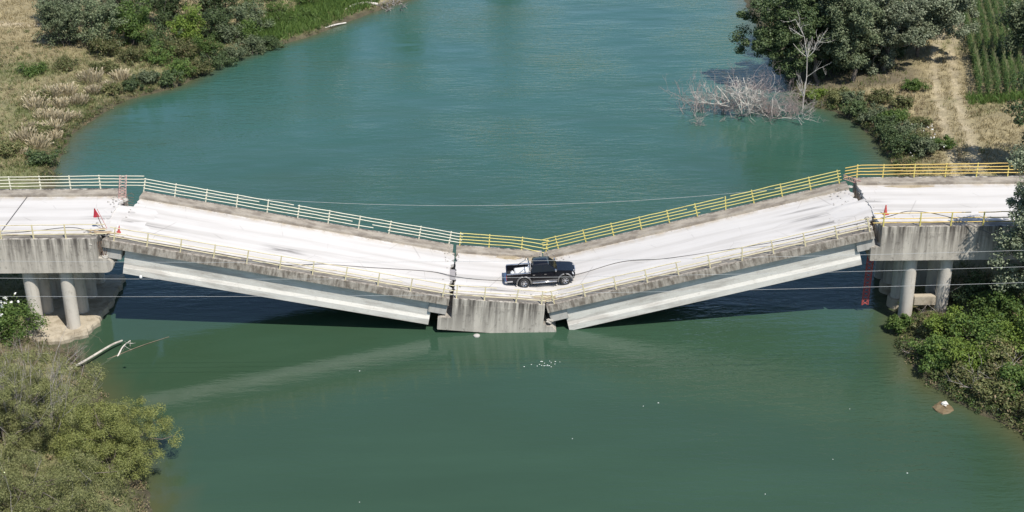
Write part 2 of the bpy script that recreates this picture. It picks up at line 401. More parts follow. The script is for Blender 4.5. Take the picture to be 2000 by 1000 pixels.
wx = axis_pts(-60, 60, 1.4, 890); wy = axis_pts(-34, 100, 1.4, 890); WX, WY = np.meshgrid(wx, wy); wn, wm = len(wx), len(wy); jj = (np.arange(wm-1)[:, None]*wn+np.arange(wn-1)[None, :]).ravel()
water = mesh_np('river_water', np.stack([WX, WY, 0*WX], -1).reshape(-1, 3), np.stack([jj, jj+1, jj+wn+1, jj+wn], -1), 'water')
sh = (soft(land(WX, WY)+0.5*wig(WX*0.7, WY*0.7), -2.6, 0.0)**1.5).reshape(-1, 1)
wa = water.data.color_attributes.new('shallow', 'FLOAT_COLOR', 'POINT'); wa.data.foreach_set('color', np.concatenate([sh, sh, sh, sh*0+1], 1).astype(np.float32).ravel())
tag(water, kind='structure')

# ------------------------------------------------------------------ the bridge
def jag(rng, n, amp): return [rng.uniform(-amp, amp) for _ in range(n)]
def kerbed_deck(root, L, roadmat, skew0=0.0, seed=0, x0=0.0, low=-0.33, emat='conc_edge'):
    """road slab, two raised walkways and two edge beams shared by spans and pier heads"""
    rng = random.Random(seed)
    sk = lambda x, y, z: (x+skew0*(y/4.5)*(1-(x-x0)/L), y, z)
    ends = []
    for xe, sg, dr_ in ((x0, 1, 1), (x0+L, -1, -1)):
        ys = [-3.5+7.0*i/26 for i in range(27)]; ends.append([(xe+sg*(0.02+abs(rng.gauss(0, 0.05)) if rng.random() < .8 else 0.16*sg), y) for y in (ys if dr_ > 0 else ys[::-1])])
    pl_ = ends[0]+ends[1]; n_ = len(pl_)
    MB().add([(x, y, 0) for x, y in pl_]+[(x, y, -.26) for x, y in pl_], [tuple(range(n_)), tuple(range(n_, 2*n_))[::-1]]+[(i, (i+1) % n_, (i+1) % n_+n_, i+n_) for i in range(n_)]).build('road_slab', roadmat, root, fn=sk)
    for s in (-1, 1):
        # walkway with a chipped kerb line
        n = max(4, int(L/0.45)); xs = [x0+0.01+(L-0.02)*i/n for i in range(n+1)]; ed = [3.47+(0.05*max(0, rng.gauss(0, 1.0)) if rng.random() < 0.5 else 0) for _ in xs]
        mb = MB(); Vv = []
        for x, e in zip(xs, ed):
            for yy, zz in ((e, -0.1), (e+0.02, 0.17+rng.uniform(-.02, .01)), (4.345, 0.2), (4.345, -0.3), (3.52, -0.3)): Vv.append((x, s*yy, zz))
        Fv = []
        for i in range(n):
            for k in range(5):
                j = (k+1) % 5; Fv.append((i*5+k, i*5+j, i*5+5+j, i*5+5+k))
        Fv += [(0,1,2,3,4), tuple(n*5+k for k in range(5))]
        mb.add(Vv, Fv).build('walkway', 'conc_walk', root, fn=sk)
        MB().prism([(s*4.35, low+.04), (s*4.35, 0.215), (s*4.56, 0.215), (s*4.56, low), (s*4.47, low-.03)], x0+0.006, x0+L-0.006, 'x').build('edge_beam', emat, root, fn=sk)

def fallen_span(P0, P1, label, group, roadmat, skew, seed, full=True):
    P0, P1 = Vector(P0), Vector(P1); L = (P1-P0).length; ang = math.atan2(P1.z-P0.z, P1.x-P0.x)
    root = empty('bridge_span', P0, (0, -ang, 0)); tag(root, label, 'bridge span', group)
    kerbed_deck(root, L, roadmat, skew, seed)
    for y in (-3.94, -1.3, 1.3, 3.94):
        prof = [(-.33,-.265),(.33,-.265),(.33,-.40),(.24,-.52),(.22,-1.55),(.33,-1.80),(.33,-2.22),(.27,-2.25),(-.27,-2.25),(-.33,-2.22),(-.33,-1.80),(-.22,-1.55),(-.24,-.52),(-.33,-.40)]
        MB().prism([(y+a, b) for a, b in prof], 1.12, L-1.12, 'x').build('girder', 'conc_girder', root)
    for xa, xb in ((0.03, 1.3), (L-1.3, L-0.03)):
        MB().box(xa, xb, -4.33, 4.33, -1.2, -0.262).build('end_block', 'conc_block', root, bevel=0.03, fn=lambda x, y, z: (x+(skew*(y/4.5)*(1-x/L)), y, z))
    for xm in (L*0.34, L*0.66):
        for ya, yb in ((-3.7, -1.48), (-1.12, 1.12), (1.48, 3.7)):
            MB().box(xm-.12, xm+.12, ya, yb, -1.45, -0.28).build('diaphragm', 'conc_block', root)
    return root

def pier_head(X0, Z0, X1, Z1, label, roadmat, ledgeL, ledgeR, depth, seed, roundL=False, chipR=False):
    P0, P1 = Vector((X0, 0, Z0)), Vector((X1, 0, Z1)); L = (P1-P0).length; ang = math.atan2(P1.z-P0.z, P1.x-P0.x)
    root = empty('pier_head', P0, (0, -ang, 0)); tag(root, label, 'bridge segment', 'wide concrete deck segments over the piers')
    kerbed_deck(root, L, roadmat, 0, seed, low=-0.35, emat='conc_head')
    T = -1.28; D = -depth
    prof = [(0.01, -0.235)]
    if ledgeL: prof += [(0.01, T), (-ledgeL*0.8, T-.02), (-ledgeL, T-.12), (-ledgeL, D+.04), (-ledgeL+.04, D)]
    else: prof += [(0.01, D)]
    if ledgeR:
        if roundL:
            c = (L+ledgeR-0.45, (T+D)/2); rr = (T-D)/2
            prof += [(c[0]+0.55*math.cos(t), c[1]+rr*math.sin(t)) for t in np.linspace(-math.pi/2, math.pi/2, 9)] + [(L-0.01, T+.05)]
        elif chipR: prof += [(L+ledgeR, D), (L+ledgeR, D+.5), (L+ledgeR-.35, T-.1), (L+.25, T-.16), (L+.12, T+.03), (L-.01, T-.04)]
        else: prof += [(L+ledgeR-.04, D), (L+ledgeR, D+.04), (L+ledgeR, T-.12), (L+ledgeR*0.8, T-.02), (L-.01, T)]
    else: prof += [(L-.01, D)]
    prof += [(L-.01, -0.235)]
    MB().prism(prof, -4.572, 4.572, 'y').build('head_block', 'conc_head', root)
    return root, L

road_mat('road_a', [(1.8, 3.2, -0.6, 0.5, 0.5), (1.0, 2.2, 0.9, 0.35, 0.4), (11.6, 2.0, -1.0, 0.9, 0.55), (2.6, 3.5, -1.9, 0.35, 0.3)])
road_mat('road_b', [(20.6, 3.2, -1.3, 0.45, 0.5), (20.4, 3.4, 0.3, 0.45, 0.5), (19.5, 3.0, 1.7, 0.3, 0.35), (2.0, 2.5, -2.3, 0.5, 0.3)])
road_mat('road_c', [(3.0, 3.2, -2.1, 0.5, 0.55)])
road_mat('road_d', [(12.2, 2.0, -0.4, 0.5, 0.4)])
road_mat('road_e', [(0.4, 1.6, 0.5, 0.5, 0.45), (0.3, 1.5, -1.2, 0.5, 0.4)])

SPAN_L = ((-27.55, 0, 7.30), (-4.42, 0, 2.52)); SPAN_R = ((2.38, 0, 1.82), (24.75, 0, 7.20))
span_left = fallen_span(*SPAN_L, 'fallen concrete bridge span sloping down from the left pier to the river', 'collapsed bridge spans', 'road_a', 0.42, 3)
span_right = fallen_span(*SPAN_R, 'fallen concrete bridge span rising from the sunken middle to the right pier', 'collapsed bridge spans', 'road_b', 0.0, 7)
head_left, HL = pier_head(-41.0, 7.52, -28.35, 7.44, 'level stained bridge deck segment on the round columns at left', 'road_d', 0, 0.85, 2.32, 11, roundL=True)
MB().box(5.58, 5.66, -3.49, 3.49, -0.02, 0.012).build('joint_seal', 'cable_black', head_left)
head_mid, HM = pier_head(-4.18, 2.50, 2.25, 1.90, 'sunken tilted middle bridge segment resting in the river under the pickup', 'road_c', 0.95, 0.95, 2.25, 12, chipR=True)
head_right, HR = pier_head(25.25, 7.50, 38.0, 7.44, 'level stained bridge deck segment on the round columns at right', 'road_e', 0.62, 0, 2.30, 13)
span_la = fallen_span((-58, 0, 7.62), (-41.12, 0, 7.52), 'level approach bridge span entering at the left edge of the picture', 'level approach spans', 'road_d', 0.0, 21)
span_ra = fallen_span((38.12, 0, 7.44), (54.6, 0, 7.42), 'level approach bridge span behind the grey poplar at right edge', 'level approach spans', 'road_d', 0.0, 22)
for o, a, b in ((span_la, -63, -58.2), (span_ra, 54.8, 60)):
    m = MB().box(a, b, -4.6, 4.6, 0.4, 7.5); ab = m.build('bridge_abutment', 'conc_head')
    tag(ab, 'concrete abutment wall at the %s end of the bridge' % ('left' if a < 0 else 'right'), 'abutment')

def wavy_slab(mb, pts, z0, z1, rng, j=0.12):
    """footing: polygon outline (x,y) with eroded edge"""
    out = []
    for i in range(len(pts)):
        a, b = pts[i], pts[(i+1) % len(pts)]; n = max(2, int(math.hypot(b[0]-a[0], b[1]-a[1])/0.35))
        for k in range(n):
            t = k/n; out.append((a[0]+(b[0]-a[0])*t+rng.uniform(-j, j), a[1]+(b[1]-a[1])*t+rng.uniform(-j, j)))
    n = len(out); cx = sum(p[0] for p in out)/n; cy = sum(p[1] for p in out)/n
    V = []
    for s, z in ((0.95, z0), (1.0, z1-.22), (0.985, z1-.03), (0.9, z1+.02)):
        V += [(cx+(p[0]-cx)*s, cy+(p[1]-cy)*s, z+rng.uniform(-.04, .04)) for p in out]
    F = [tuple(r*n+i for i in (0,)) for r in ()]
    for r in range(3):
        for i in range(n):
            jn = (i+1) % n; F.append((r*n+i, r*n+jn, (r+1)*n+jn, (r+1)*n+i))
    V.append((cx, cy, z1+.03)); V.append((cx, cy, z0)); c0 = len(V)-2
    for i in range(n):
        F.append((3*n+i, 3*n+(i+1) % n, c0)); F.append(((i+1) % n, i, c0+1))
    mb.add(V, F); return mb
rng = random.Random(5)
pl = empty('bridge_pier', (-32.3, 0, 0)); tag(pl, 'left bridge pier of round columns on an eroded concrete footing', 'bridge pier', 'bridge piers of round columns')
for cx in (-33.6, -31.05):
    for cy in (-3.62, -1.2, 1.2, 3.62):
        MB().lathe([(0.475, z) for z in (0.25, 1.6, 3.2, 5.17)], 24, 'z', (cx+32.3, cy, 0)).build('column', 'conc_column', pl, smooth='auto')
wavy_slab(MB(), [(-2.9,-4.9),(0.4,-5.5),(2.3,-4.5),(2.75,-2.6),(3.0,2.0),(2.9,4.9),(-2.9,4.9)], -1.5, 0.48, rng, 0.13).build('footing', 'conc_footing', pl)
pr = empty('bridge_pier', (29, 0, 0)); tag(pr, 'right bridge pier of round columns with a cross beam above the bushes', 'bridge pier', 'bridge piers of round columns')
for cx in (27.72, 30.2):
    for cy in (-3.62, -1.2, 1.2, 3.62):
        MB().lathe([(0.475, z) for z in (-1.4, 1.6, 3.2, 5.18)], 24, 'z', (cx-29, cy, 0)).build('column', 'conc_column', pr, smooth='auto')
for cy in (-3.62, 3.62): MB().box(-0.80, 0.72, cy-.26, cy+.26, 1.35, 2.02).build('cross_beam', 'conc_footing', pr, bevel=0.03)
for cy in (-1.2, 1.2): MB().lathe([(0.66, -1.3), (0.68, 0.2), (0.66, 0.72), (0.5, 0.78)], 16, 'z', (27.72-29, cy, 0)).build('column_collar', 'conc_footing', pr, smooth='auto')
MB().lathe([(0.56, -1.3), (0.58, 0.1), (0.54, 0.42), (0.48, 0.45)], 18, 'z', (27.72-29, -3.62, 0)).build('column_collar', 'conc_footing', pr, smooth='auto')
ps = empty('sunken_pier', (-1.0, 0, 0)); tag(ps, 'pale stub of a sunken pile under the middle segment at the waterline', 'pile stub')
MB().lathe([(0.22, -2.2), (0.24, -0.15), (0.23, 0.07), (0.10, 0.14)], 14, 'z', (-1.55, -5.0, 0)).build('pile', 'conc_block', ps, smooth='auto')

# ------------------------------------------------------------------ railings
def railing(P0, ang, L, y, posts, mat, label, gaps=None, ends=None, lean=None, postmat=None, heights=(0.30, 0.55, 0.80, 1.04), seed=0, droop=None):
    """P0 is the world point at the start of the deck edge; posts: local x positions; gaps: {rail: [(a,b)]}"""
    rg = random.Random(seed); rx = lambda x: x
    root = empty('metal_railing', P0, (0, -ang, 0)); tag(root, label, 'railing', 'railings along the bridge edges')
    for i, px in enumerate(posts):
        dx = rg.gauss(0, 0.015) + ((lean or {}).get(i, 0)); dy = rg.gauss(0, 0.02)
        mb = MB(); h = heights[-1]+0.05
        mb.add([(px-.045, y-.035, 0.19), (px+.045, y-.035, 0.19), (px+.045, y+.035, 0.19), (px-.045, y+.035, 0.19),
                (px+dx-.04, y+dy-.03, .2+h), (px+dx+.04, y+dy-.03, .2+h), (px+dx+.04, y+dy+.03, .2+h), (px+dx-.04, y+dy+.03, .2+h)],
               [(0,3,2,1),(4,5,6,7),(0,1,5,4),(1,2,6,5),(2,3,7,6),(3,0,4,7)])
        mb.build('post', postmat or mat, root)
    a0, a1 = ends or (posts[0]-0.1, posts[-1]+0.1)
    for k, h in enumerate(heights):
        segs = [(a0, a1)]
        for ga, gb in (gaps or {}).get(k, []):
            segs = [q for s in segs for q in ((s[0], min(s[1], ga)), (max(s[0], gb), s[1])) if q[1]-q[0] > 0.05]
        for sa, sb in segs:
            n = max(2, int((sb-sa)/0.55)); pts = []
            for i in range(n+1):
                x = sa+(sb-sa)*i/n; zz = 0.2+h+0.008*math.sin(x*1.9+k*2)+rg.gauss(0, 0.005)
                if droop: zz += droop(x, k)
                pts.append((x, y+0.05*(1 if y < 0 else -1)+rg.gauss(0, 0.008), zz))
            MB().tube(pts, 0.034, None, 5).build('rail', mat, root)
    return root
def edge_frame(span):
    P0, P1 = Vector(span[0]), Vector(span[1]); return P0, math.atan2(P1.z-P0.z, P1.x-P0.x), (P1-P0).length
pL, aL, lL = edge_frame(SPAN_L); pR, aR, lR = edge_frame(SPAN_R)
sp = lambda a, b, n: [a+(b-a)*i/(n-1) for i in range(n)]
# far side
railing((-35.0, 0, 7.48), 0, 8, 4.42, [-8.4, -6.2, -4.0, -1.8, 0.4, 2.6, 4.8], 'paint_cream', 'cream railing at the far edge of the left level deck', ends=(-9, 8.12), seed=1, droop=lambda x, k: -0.05*max(0, x-5)*0.5)
railing(pL, aL, lL, 4.42, sp(0.45, lL-0.35, 11), 'paint_cream', 'cream railing with broken bars on far edge of the left fallen span', {2: [(8.9, 9.7), ], 3: [(11.45, 11.75)], 1: [(15.9, 17.4)], 0: [(17.5, 18.6), ]}, (0.42, lL+0.55), seed=2)
def dr(x, k): return -(0.10+0.10*(3-k))*max(0, x-4.4)*0.42 if x > 4.4 else 0
railing((-4.18, 0, 2.5), math.atan2(-.6, 6.43), HM, 4.42, [0.25, 2.45, 4.9, 6.75], 'paint_yellow', 'short yellow railing behind the pickup on the sunken segment', None, (0.22, 6.9), seed=3, droop=dr)
railing(pR, aR, lR, 4.42, sp(1.2, lR-0.5, 11), 'paint_yellow', 'yellow railing on far edge of the right fallen span', {3: [(14.0, 14.5)], 2: [(11.2, 11.7), (17.2, 17.8)], 0: [(12.1, 12.9)]}, (0.1, lR-0.3), lean={6: 0.16}, seed=4)
railing((25.25, 0, 7.48), 0, 8, 4.42, [0.2, 2.1, 4.4, 6.7, 9.0, 11.3, 13.6], 'paint_orange', 'orange and yellow railing at far edge of the right level deck', None, (-0.72, 14.5), postmat='paint_yellow', seed=5, droop=lambda x, k: -0.2*max(0, 0.3-x))
# near side
railing((-35.0, 0, 7.48), 0, 8, -4.42, [-6.4, -4.2, -2.0, 0.2, 2.4, 4.6], 'paint_pale', 'pale yellow railing at the near edge of the left level deck', None, (-8, 7.4), seed=6, heights=(0.28, 0.58, 0.98))
railing(pL, aL, lL, -4.42, [0.35]+sp(2.6, lL-0.5, 10), 'paint_pale', 'pale yellow railing on near edge of the left fallen span', {0: [(9.0, 9.8)], 1: [(20.2, 21.1)]}, (0.0, lL+0.15), seed=7, heights=(0.28, 0.58, 0.98))
railing((-4.18, 0, 2.5), math.atan2(-.6, 6.43), HM, -4.42, [0.25, 2.2, 4.4, 6.2], 'paint_pale', 'pale railing in front of the pickup on the sunken segment', {2: [(3.0, 4.2)]}, (0.05, 6.5), lean={2: 0.1}, seed=8, heights=(0.28, 0.58, 0.98))
railing(pR, aR, lR, -4.42, sp(0.6, lR-0.25, 11), 'paint_pale', 'pale yellow railing on near edge of the right fallen span', {0: [(12.5, 13.1)], 2: [(9.8, 10.6)]}, (0.1, lR-0.1), lean={6: 0.2}, seed=9, heights=(0.28, 0.58, 0.98))
railing((25.25, 0, 7.48), 0, 8, -4.42, [0.1, 2.6, 4.7, 6.9, 9.1, 11.3], 'paint_orange', 'yellow railing at the near edge of the right level deck', {2: [(6.0, 6.5)]}, (-0.6, 12), postmat='paint_yellow', seed=10, heights=(0.28, 0.58, 0.98))

# ------------------------------------------------------------------ pickup truck
def make_truck():
    t = empty('pickup_truck'); t.scale = (0.975, 1, 1); tag(t, 'black double cab pickup truck with grey wheel arches on the sunken segment', 'pickup truck')
    RW, RA, FA = 0.385, -1.27, 1.76
    def arch(cx, r, z0, rev=True):
        a = math.asin(min(1, (z0-RW)/r)) if abs(z0-RW) < r else 0
        th = np.linspace(math.pi-a, a, 11)
        return [(cx+r*math.cos(q), RW+r*math.sin(q)) for q in th]
    # front body and cab lower, side outline with front arch
    prof = [(-0.70, 0.46), (FA-.5, 0.46)] + arch(FA, 0.50, 0.46)[1:-1] + [(FA+.5, 0.46), (2.40, 0.50), (2.50, 0.62), (2.52, 0.86), (2.44, 1.02), (2.2, 1.10), (1.7, 1.15), (1.16, 1.20), (0.95, 1.16), (-0.70, 1.16)]
    def shape(x, y, z):
        k = 0.86 if z > 0.45 else 0.84
        w = k*(1-0.045*max(0, (z-0.85)/0.3)) * (1-0.11*max(0, (x-1.9)/0.62)**2)
        return (x, math.copysign(w, y)*abs(y), z)
    b = MB().prism(prof, -1, 1, 'y', 1).build('body', 'car_black', t, smooth='auto', bevel=0.045, fn=shape)
    # cab upper
    lo = [(-0.70, -.815), (1.27, -.815), (1.27, .815), (-0.70, .815)]; hi = [(-0.52, -.65), (0.60, -.66), (0.60, .66), (-0.52, .65)]
    V = [(x, y, 1.155) for x, y in lo]+[(x, y, 1.70) for x, y in hi]+[(-0.44, -.56, 1.765), (0.48, -.56, 1.765), (0.48, .56, 1.765), (-0.44, .56, 1.765)]
    F = [(0,3,2,1), (8,9,10,11)]+[(a, (a+1) % 4, (a+1) % 4+4, a+4) for a in range(4)]+[(a+4, (a+1) % 4+4, (a+1) % 4+8, a+8) for a in range(4)]
    MB().add(V, F).build('cab_roof', 'car_black', t, smooth='auto', bevel=0.03)
    def panel(q, off, mat, name, par=t):
        q = [Vector(p) for p in q]; n = (q[1]-q[0]).cross(q[2]-q[0]).normalized()*off
        m = MB().add([p for p in q]+[p+n for p in q], [(0,1,2,3)[::-1], tuple(range(4, 8))]+[(i, (i+1) % 4, (i+1) % 4+4, i+4) for i in range(4)])
        return m.build(name, mat, par)
    def side(s, x, z):    # point on the cab side plane
        f = (z-1.155)/(1.70-1.155); return (x, s*(.815+(.655-.815)*f), z)
    for s in (-1, 1):
        for xa, xb, ta, tb in ((-0.58, 0.16, -0.46, 0.14), (0.22, 1.06, 0.20, 0.54)):
            q = [side(s, xa, 1.19), side(s, xb, 1.19), side(s, tb, 1.64), side(s, ta, 1.64)]
            if s > 0: q = q[::-1]
            panel(q, 0.006, 'car_glass', 'window')
        for xa, xb in ((-0.66, 0.17), (0.185, 1.17)):   # doors slightly proud with handles
            d = MB().box(xa, xb, s*.858, s*.872, 0.56, 1.10).build('door', 'car_black', t, bevel=0.006)
            MB().box(xa+.06, xa+.22, s*.872, s*.90, 0.985, 1.025).build('handle', 'chrome', d)
        MB().box(-0.66, 1.2, s*.859, s*.880, 0.47, 0.555).build('sill_cladding', 'car_grey', t)
        MB().tube([(-0.66, s*.93, 0.42), (1.14, s*.93, 0.42)], 0.055, None, 8).build('side_step', 'chrome', t, smooth=True)
        for cx in (RA, FA):
            th = np.linspace(-0.12, math.pi+0.12, 15); pts = [(cx+.53*math.cos(q), s*.865, RW+.53*math.sin(q)) for q in th]
            MB().tube(pts, 0.062, None, 6).build('wheel_arch', 'car_grey', t, smooth=True)
        m = MB(); m.box(1.04, 1.16, s*.84, s*1.05, 1.18, 1.36); m.build('mirror', 'chrome', t, bevel=0.03)
        MB().add([(2.36, s*.42, .80), (2.535, s*.42, .80), (2.42, s*.80, .80), (2.30, s*.80, .80), (2.34, s*.42, 1.0), (2.46, s*.42, 1.0), (2.36, s*.79, 1.0), (2.28, s*.79, 1.0)],
                 [(0,3,2,1),(4,5,6,7),(0,1,5,4),(1,2,6,5),(2,3,7,6),(3,0,4,7)]).build('headlight', 'lamp_clear', t)
        MB().box(-2.545, -2.515, s*.66, s*.85, 0.72, 1.08).build('tail_light', 'lamp_red', t)
        for cx in (RA, FA):
            wh = empty('wheel', (cx, s*.77, RW)); wh.parent = t
            MB().lathe([(.20, -.115), (.33, -.125), (.375, -.09), (.385, 0), (.375, .09), (.33, .125), (.20, .115)], 26).build('tyre', 'rubber', wh, smooth='auto')
            r = MB().lathe([(.235, s*.10), (.225, s*.125), (.19, s*.105), (.09, s*.09), (.075, s*.13), (.02, s*.135)], 22)
            for k in range(6):
                a = k*math.pi/3; r.tube([(.06*math.cos(a), s*.115, .06*math.sin(a)), (.20*math.cos(a), s*.118, .20*math.sin(a))], .026, .03, 5)
            r.build('rim', 'chrome', wh, smooth='auto')
    panel([(1.20, .70, 1.21), (1.20, -.70, 1.21), (0.66, -.60, 1.66), (0.66, .60, 1.66)][::-1], 0.012, 'car_glass', 'windscreen')
    panel([(-0.68, -.66, 1.22), (-0.68, .66, 1.22), (-0.545, .55, 1.63), (-0.545, -.55, 1.63)], -0.012, 'car_glass', 'rear_window')
    MB().box(2.49, 2.545, -.40, .40, 0.78, 0.98).build('grille', 'chrome', t, bevel=0.01)
    MB().prism([(2.28, .42), (2.56, .46), (2.62, .56), (2.60, .72), (2.48, .76), (2.28, .74)], -.80, .80, 'y').build('front_bumper', 'car_grey', t, bevel=0.03, fn=lambda x, y, z: (x-0.16*(abs(y)/.8)**3, y, z))
    MB().box(-2.68, -2.50, -.78, .78, 0.46, 0.60).build('rear_bumper', 'chrome', t, bevel=0.02)
    # load bed: sides with the rear arch cut out, floor, headboard, tailgate
    for s in (-1, 1):
        pb = [(-2.50, 0.52), (RA-.5, 0.50)] + arch(RA, 0.50, 0.50)[1:-1] + [(RA+.5, 0.50), (-0.73, 0.50), (-0.73, 1.14), (-2.50, 1.14)]
        MB().prism(pb, s*.86, s*.76, 'y').build('bed_side', 'car_black', t)
        MB().box(-2.50, -0.73, s*.745, s*.875, 1.142, 1.175).build('bed_rail', 'chrome', t)
        MB().tube([(-0.78, s*.72, 1.15), (-0.84, s*.64, 1.66), (-0.86, s*.50, 1.72)], .035, None, 6).tube([(-0.86, s*.62, 1.64), (-1.6, s*.75, 1.17)], .03, None, 6).build('sport_bar', 'chrome', t, smooth=True)
        MB().box(-2.49, -2.1, s*.862, s*.872, 0.56, 0.66).build('mud_flap_trim', 'chrome', t)
    MB().tube([(-0.86, -.51, 1.72), (-0.86, .51, 1.72)], .035, None, 6).build('sport_bar_hoop', 'chrome', t, smooth=True)
    MB().box(-2.49, -0.74, -.757, .757, 0.66, 0.72).build('bed_floor', 'car_trim', t)
    MB().box(-0.79, -0.735, -.755, .755, 0.722, 1.16).build('headboard', 'car_trim', t)
    tg = MB().box(-2.53, -2.46, -.755, .755, 0.60, 1.15).build('tailgate', 'car_black', t, bevel=0.01)
    MB().box(-2.545, -2.53, -.12, .12, 0.95, 1.02).build('handle', 'chrome', tg)
    MB().box(-2.30, 2.2, -.55, .55, 0.34, 0.50).build('chassis', 'car_trim', t)
    return t
TRUCK_P, TRUCK_RY, TRUCK_RZ = (2.08, -0.66, 2.035), -R(3.2), R(1.5)
truck = make_truck(); truck.location = TRUCK_P; truck.rotation_euler = (0, TRUCK_RY, TRUCK_RZ)
def in_truck(p): return (Matrix.Translation(TRUCK_P) @ Matrix.Rotation(TRUCK_RZ, 4, 'Z') @ Matrix.Rotation(TRUCK_RY, 4, 'Y')) @ Vector(p)
o = MB().box(-0.55, 0.55, -.40, .42, 0, 0.3).build('cargo_crate', 'white_plastic', None, bevel=0.05); o.location = in_truck((-1.32, 0.15, 0.725)); o.rotation_euler = (0, TRUCK_RY, 0.1)
tag(o, 'white box lying in the load bed of the black pickup', 'box')
o = MB().lathe([(.04, 0), (.15, .02), (.16, .38), (.12, .46), (.05, .48), (.05, .54)], 12, 'z').build('canister', 'white_plastic', None, smooth='auto'); o.location = in_truck((-2.05, -0.45, 0.725))
tag(o, 'white round canister standing by the tailgate in the pickup bed', 'canister')

# ------------------------------------------------------------------ things on the deck
def deck_z(x):
    for (a, b) in (SPAN_L, SPAN_R, ((-4.18, 0, 2.5), (2.25, 0, 1.9))):
        if a[0] <= x <= b[0]: return a[2]+(b[2]-a[2])*(x-a[0])/(b[0]-a[0])
    return 7.46 if abs(x) > 20 else (1.86 if x > 0 else 2.5)
def cone(loc, s, label, tilt=0):
    t = empty('traffic_cone', loc, (0, tilt, 0.3)); tag(t, label, 'traffic cone')
    MB().box(-.24*s, .24*s, -.24*s, .24*s, 0, .045*s).build('base', 'red_plastic', t, bevel=0.01)
    MB().lathe([(.17*s, .045*s), (.15*s, .12*s), (.045*s, .82*s), (.02*s, .84*s)], 16, 'z').build('cone_body', 'red_plastic', t, smooth='auto')
cone((26.1, -1.85, 7.495), 0.85, 'red traffic cone standing on the right level deck by the joint')
cone((-27.3, -2.55, deck_z(-27.3)+0.0), 0.6, 'small dull red cone beside the left joint debris', 0.2)
fl = empty('warning_flag', (-28.6, -2.45, 7.47)); fl.scale = (.85, .85, .85); tag(fl, 'red warning flag on a leaning dark stick at the left joint', 'flag')
MB().tube([(0.35, -.1, 0), (0.05, 0, 0.8), (-0.22, 0.1, 1.75)], .035, .03, 6).build('stick', 'rusty_steel', fl)
MB().tube([(0.55, 0.1, 0), (-0.05, 0.16, 1.7)], .02, .02, 5).build('red_rod', 'red_plastic', fl)
fv = []; 
for i in range(6):
    u = i/5; w_ = 0.10+0.42*u
    for j in range(5):
        q = j/4; fv.append((-0.23+0.15*u-0.16*u+ (q-0.35)*w_, 0.05+0.06*math.sin(q*5+u*3), 1.80-0.78*u))
ff = [(i*5+j, i*5+j+1, (i+1)*5+j+1, (i+1)*5+j) for i in range(5) for j in range(4)]
m = MB().add(fv, ff).add([(x, y+0.012, z) for x, y, z in fv], [q[::-1] for q in ff]); m.build('cloth', 'red_cloth', fl)
# timber and rubble at the left joint
rng = random.Random(9)
for i, (x, y, ln, a) in enumerate([(-28.4, -3.1, 1.5, 0.15), (-27.9, -3.3, 1.9, -0.2), (-28.7, -2.9, 1.2, 0.5), (-28.0, -3.6, 1.6, 0.05)]):
    o = MB().box(-ln/2, ln/2, -.08, .08, 0, .05).build('timber_plank', 'wood', None, bevel=0.008); o.location = (x, y, 7.485+0.055*i); o.rotation_euler = (0, 0.02*i, a)
    tag(o, ['short weathered plank at the foot of the red flag', 'longest weathered plank lying across the left joint', 'small plank angled away behind the red flag pole', 'plank lying nearest the near railing at left joint'][i], 'plank', 'planks at the left joint')
def rock(name, loc, s, seed, mat, flat=0.7):
    rg = random.Random(seed); V = []; n, m_ = 9, 6
    for i in range(m_+1):
        ph = math.pi*i/m_
        for k in range(n):
            th = 2*math.pi*k/n; r = s*(1+rg.uniform(-.25, .25)); V.append((r*math.sin(ph)*math.cos(th), r*math.sin(ph)*math.sin(th), r*flat*math.cos(ph)))
    F = [(i*n+k, i*n+(k+1) % n, (i+1)*n+(k+1) % n, (i+1)*n+k) for i in range(m_) for k in range(n)]
    o = MB().add(V, F).build(name, mat, None); o.location = loc; o.rotation_euler = (0, 0, rg.uniform(0, 6)); return o
for i, (x, y, z, s, lab) in enumerate([(-28.75, -4.35, 7.25, .28, 'broken concrete lump on the near lip of the left joint'), (24.9, -2.0, 7.2, .38, 'rubble heap filling the near part of right joint'),
        (-28.15, 3.0, 7.35, .30, 'broken slab lump at the far side of the left joint'), (24.85, 3.7, 7.3, .22, 'small broken lump at far side of right joint'),
        (-27.9, -4.3, 6.25, .3, 'broken lump on the ledge under the left joint'), (25.3, -4.2, 6.3, .22, 'pale broken lump on the ledge under the right joint'),
        (2.6, -4.3, 0.75, .33, 'cracked lump on the ledge at right end of sunken segment')]):
    tag(rock('concrete_rubble', (x, y, z), s*0.8, i, 'rubble', 0.55), lab, 'rubble', 'broken concrete lumps at the joints')
# earth heaped over the two middle joints and against the kerbs
def dirt(loc, rx, ry, h, seed, label):
    rg = random.Random(seed); V = [(0, 0, h)]; n = 22
    for q, zz in ((.35, .8), (.7, .35), (1.0, -.03)):
        for k in range(n):
            t = 2*math.pi*k/n; j = 1+rg.uniform(-.2, .2); V.append((rx*q*j*math.cos(t), ry*q*j*math.sin(t), h*zz+rg.uniform(-.1, .1)*h if zz > 0 else -.05))
    F = [(0, 1+k, 1+(k+1) % n) for k in range(n)]+[(1+r*n+k, 1+(r+1)*n+k, 1+(r+1)*n+(k+1) % n, 1+r*n+(k+1) % n) for r in range(2) for k in range(n)]
    o = MB().add(V, F).build('dirt_mound', 'dirt', None, smooth=True); o.location = loc; tag(o, label, 'dirt mound', 'earth heaps over the joints')
concrete('dirt', (0.40, 0.33, 0.23), (0.2, 0.16, 0.09), 0.6, (2, 2, 2), 2.0)
dirt((2.1, 3.25, 1.93), 1.7, 0.5, 0.26, 1, 'brown earth heaped along the far kerb behind the pickup bonnet')
dirt((-0.6, 3.3, 2.15), 1.3, 0.35, 0.12, 2, 'low brown earth streak along far kerb behind the pickup bed')
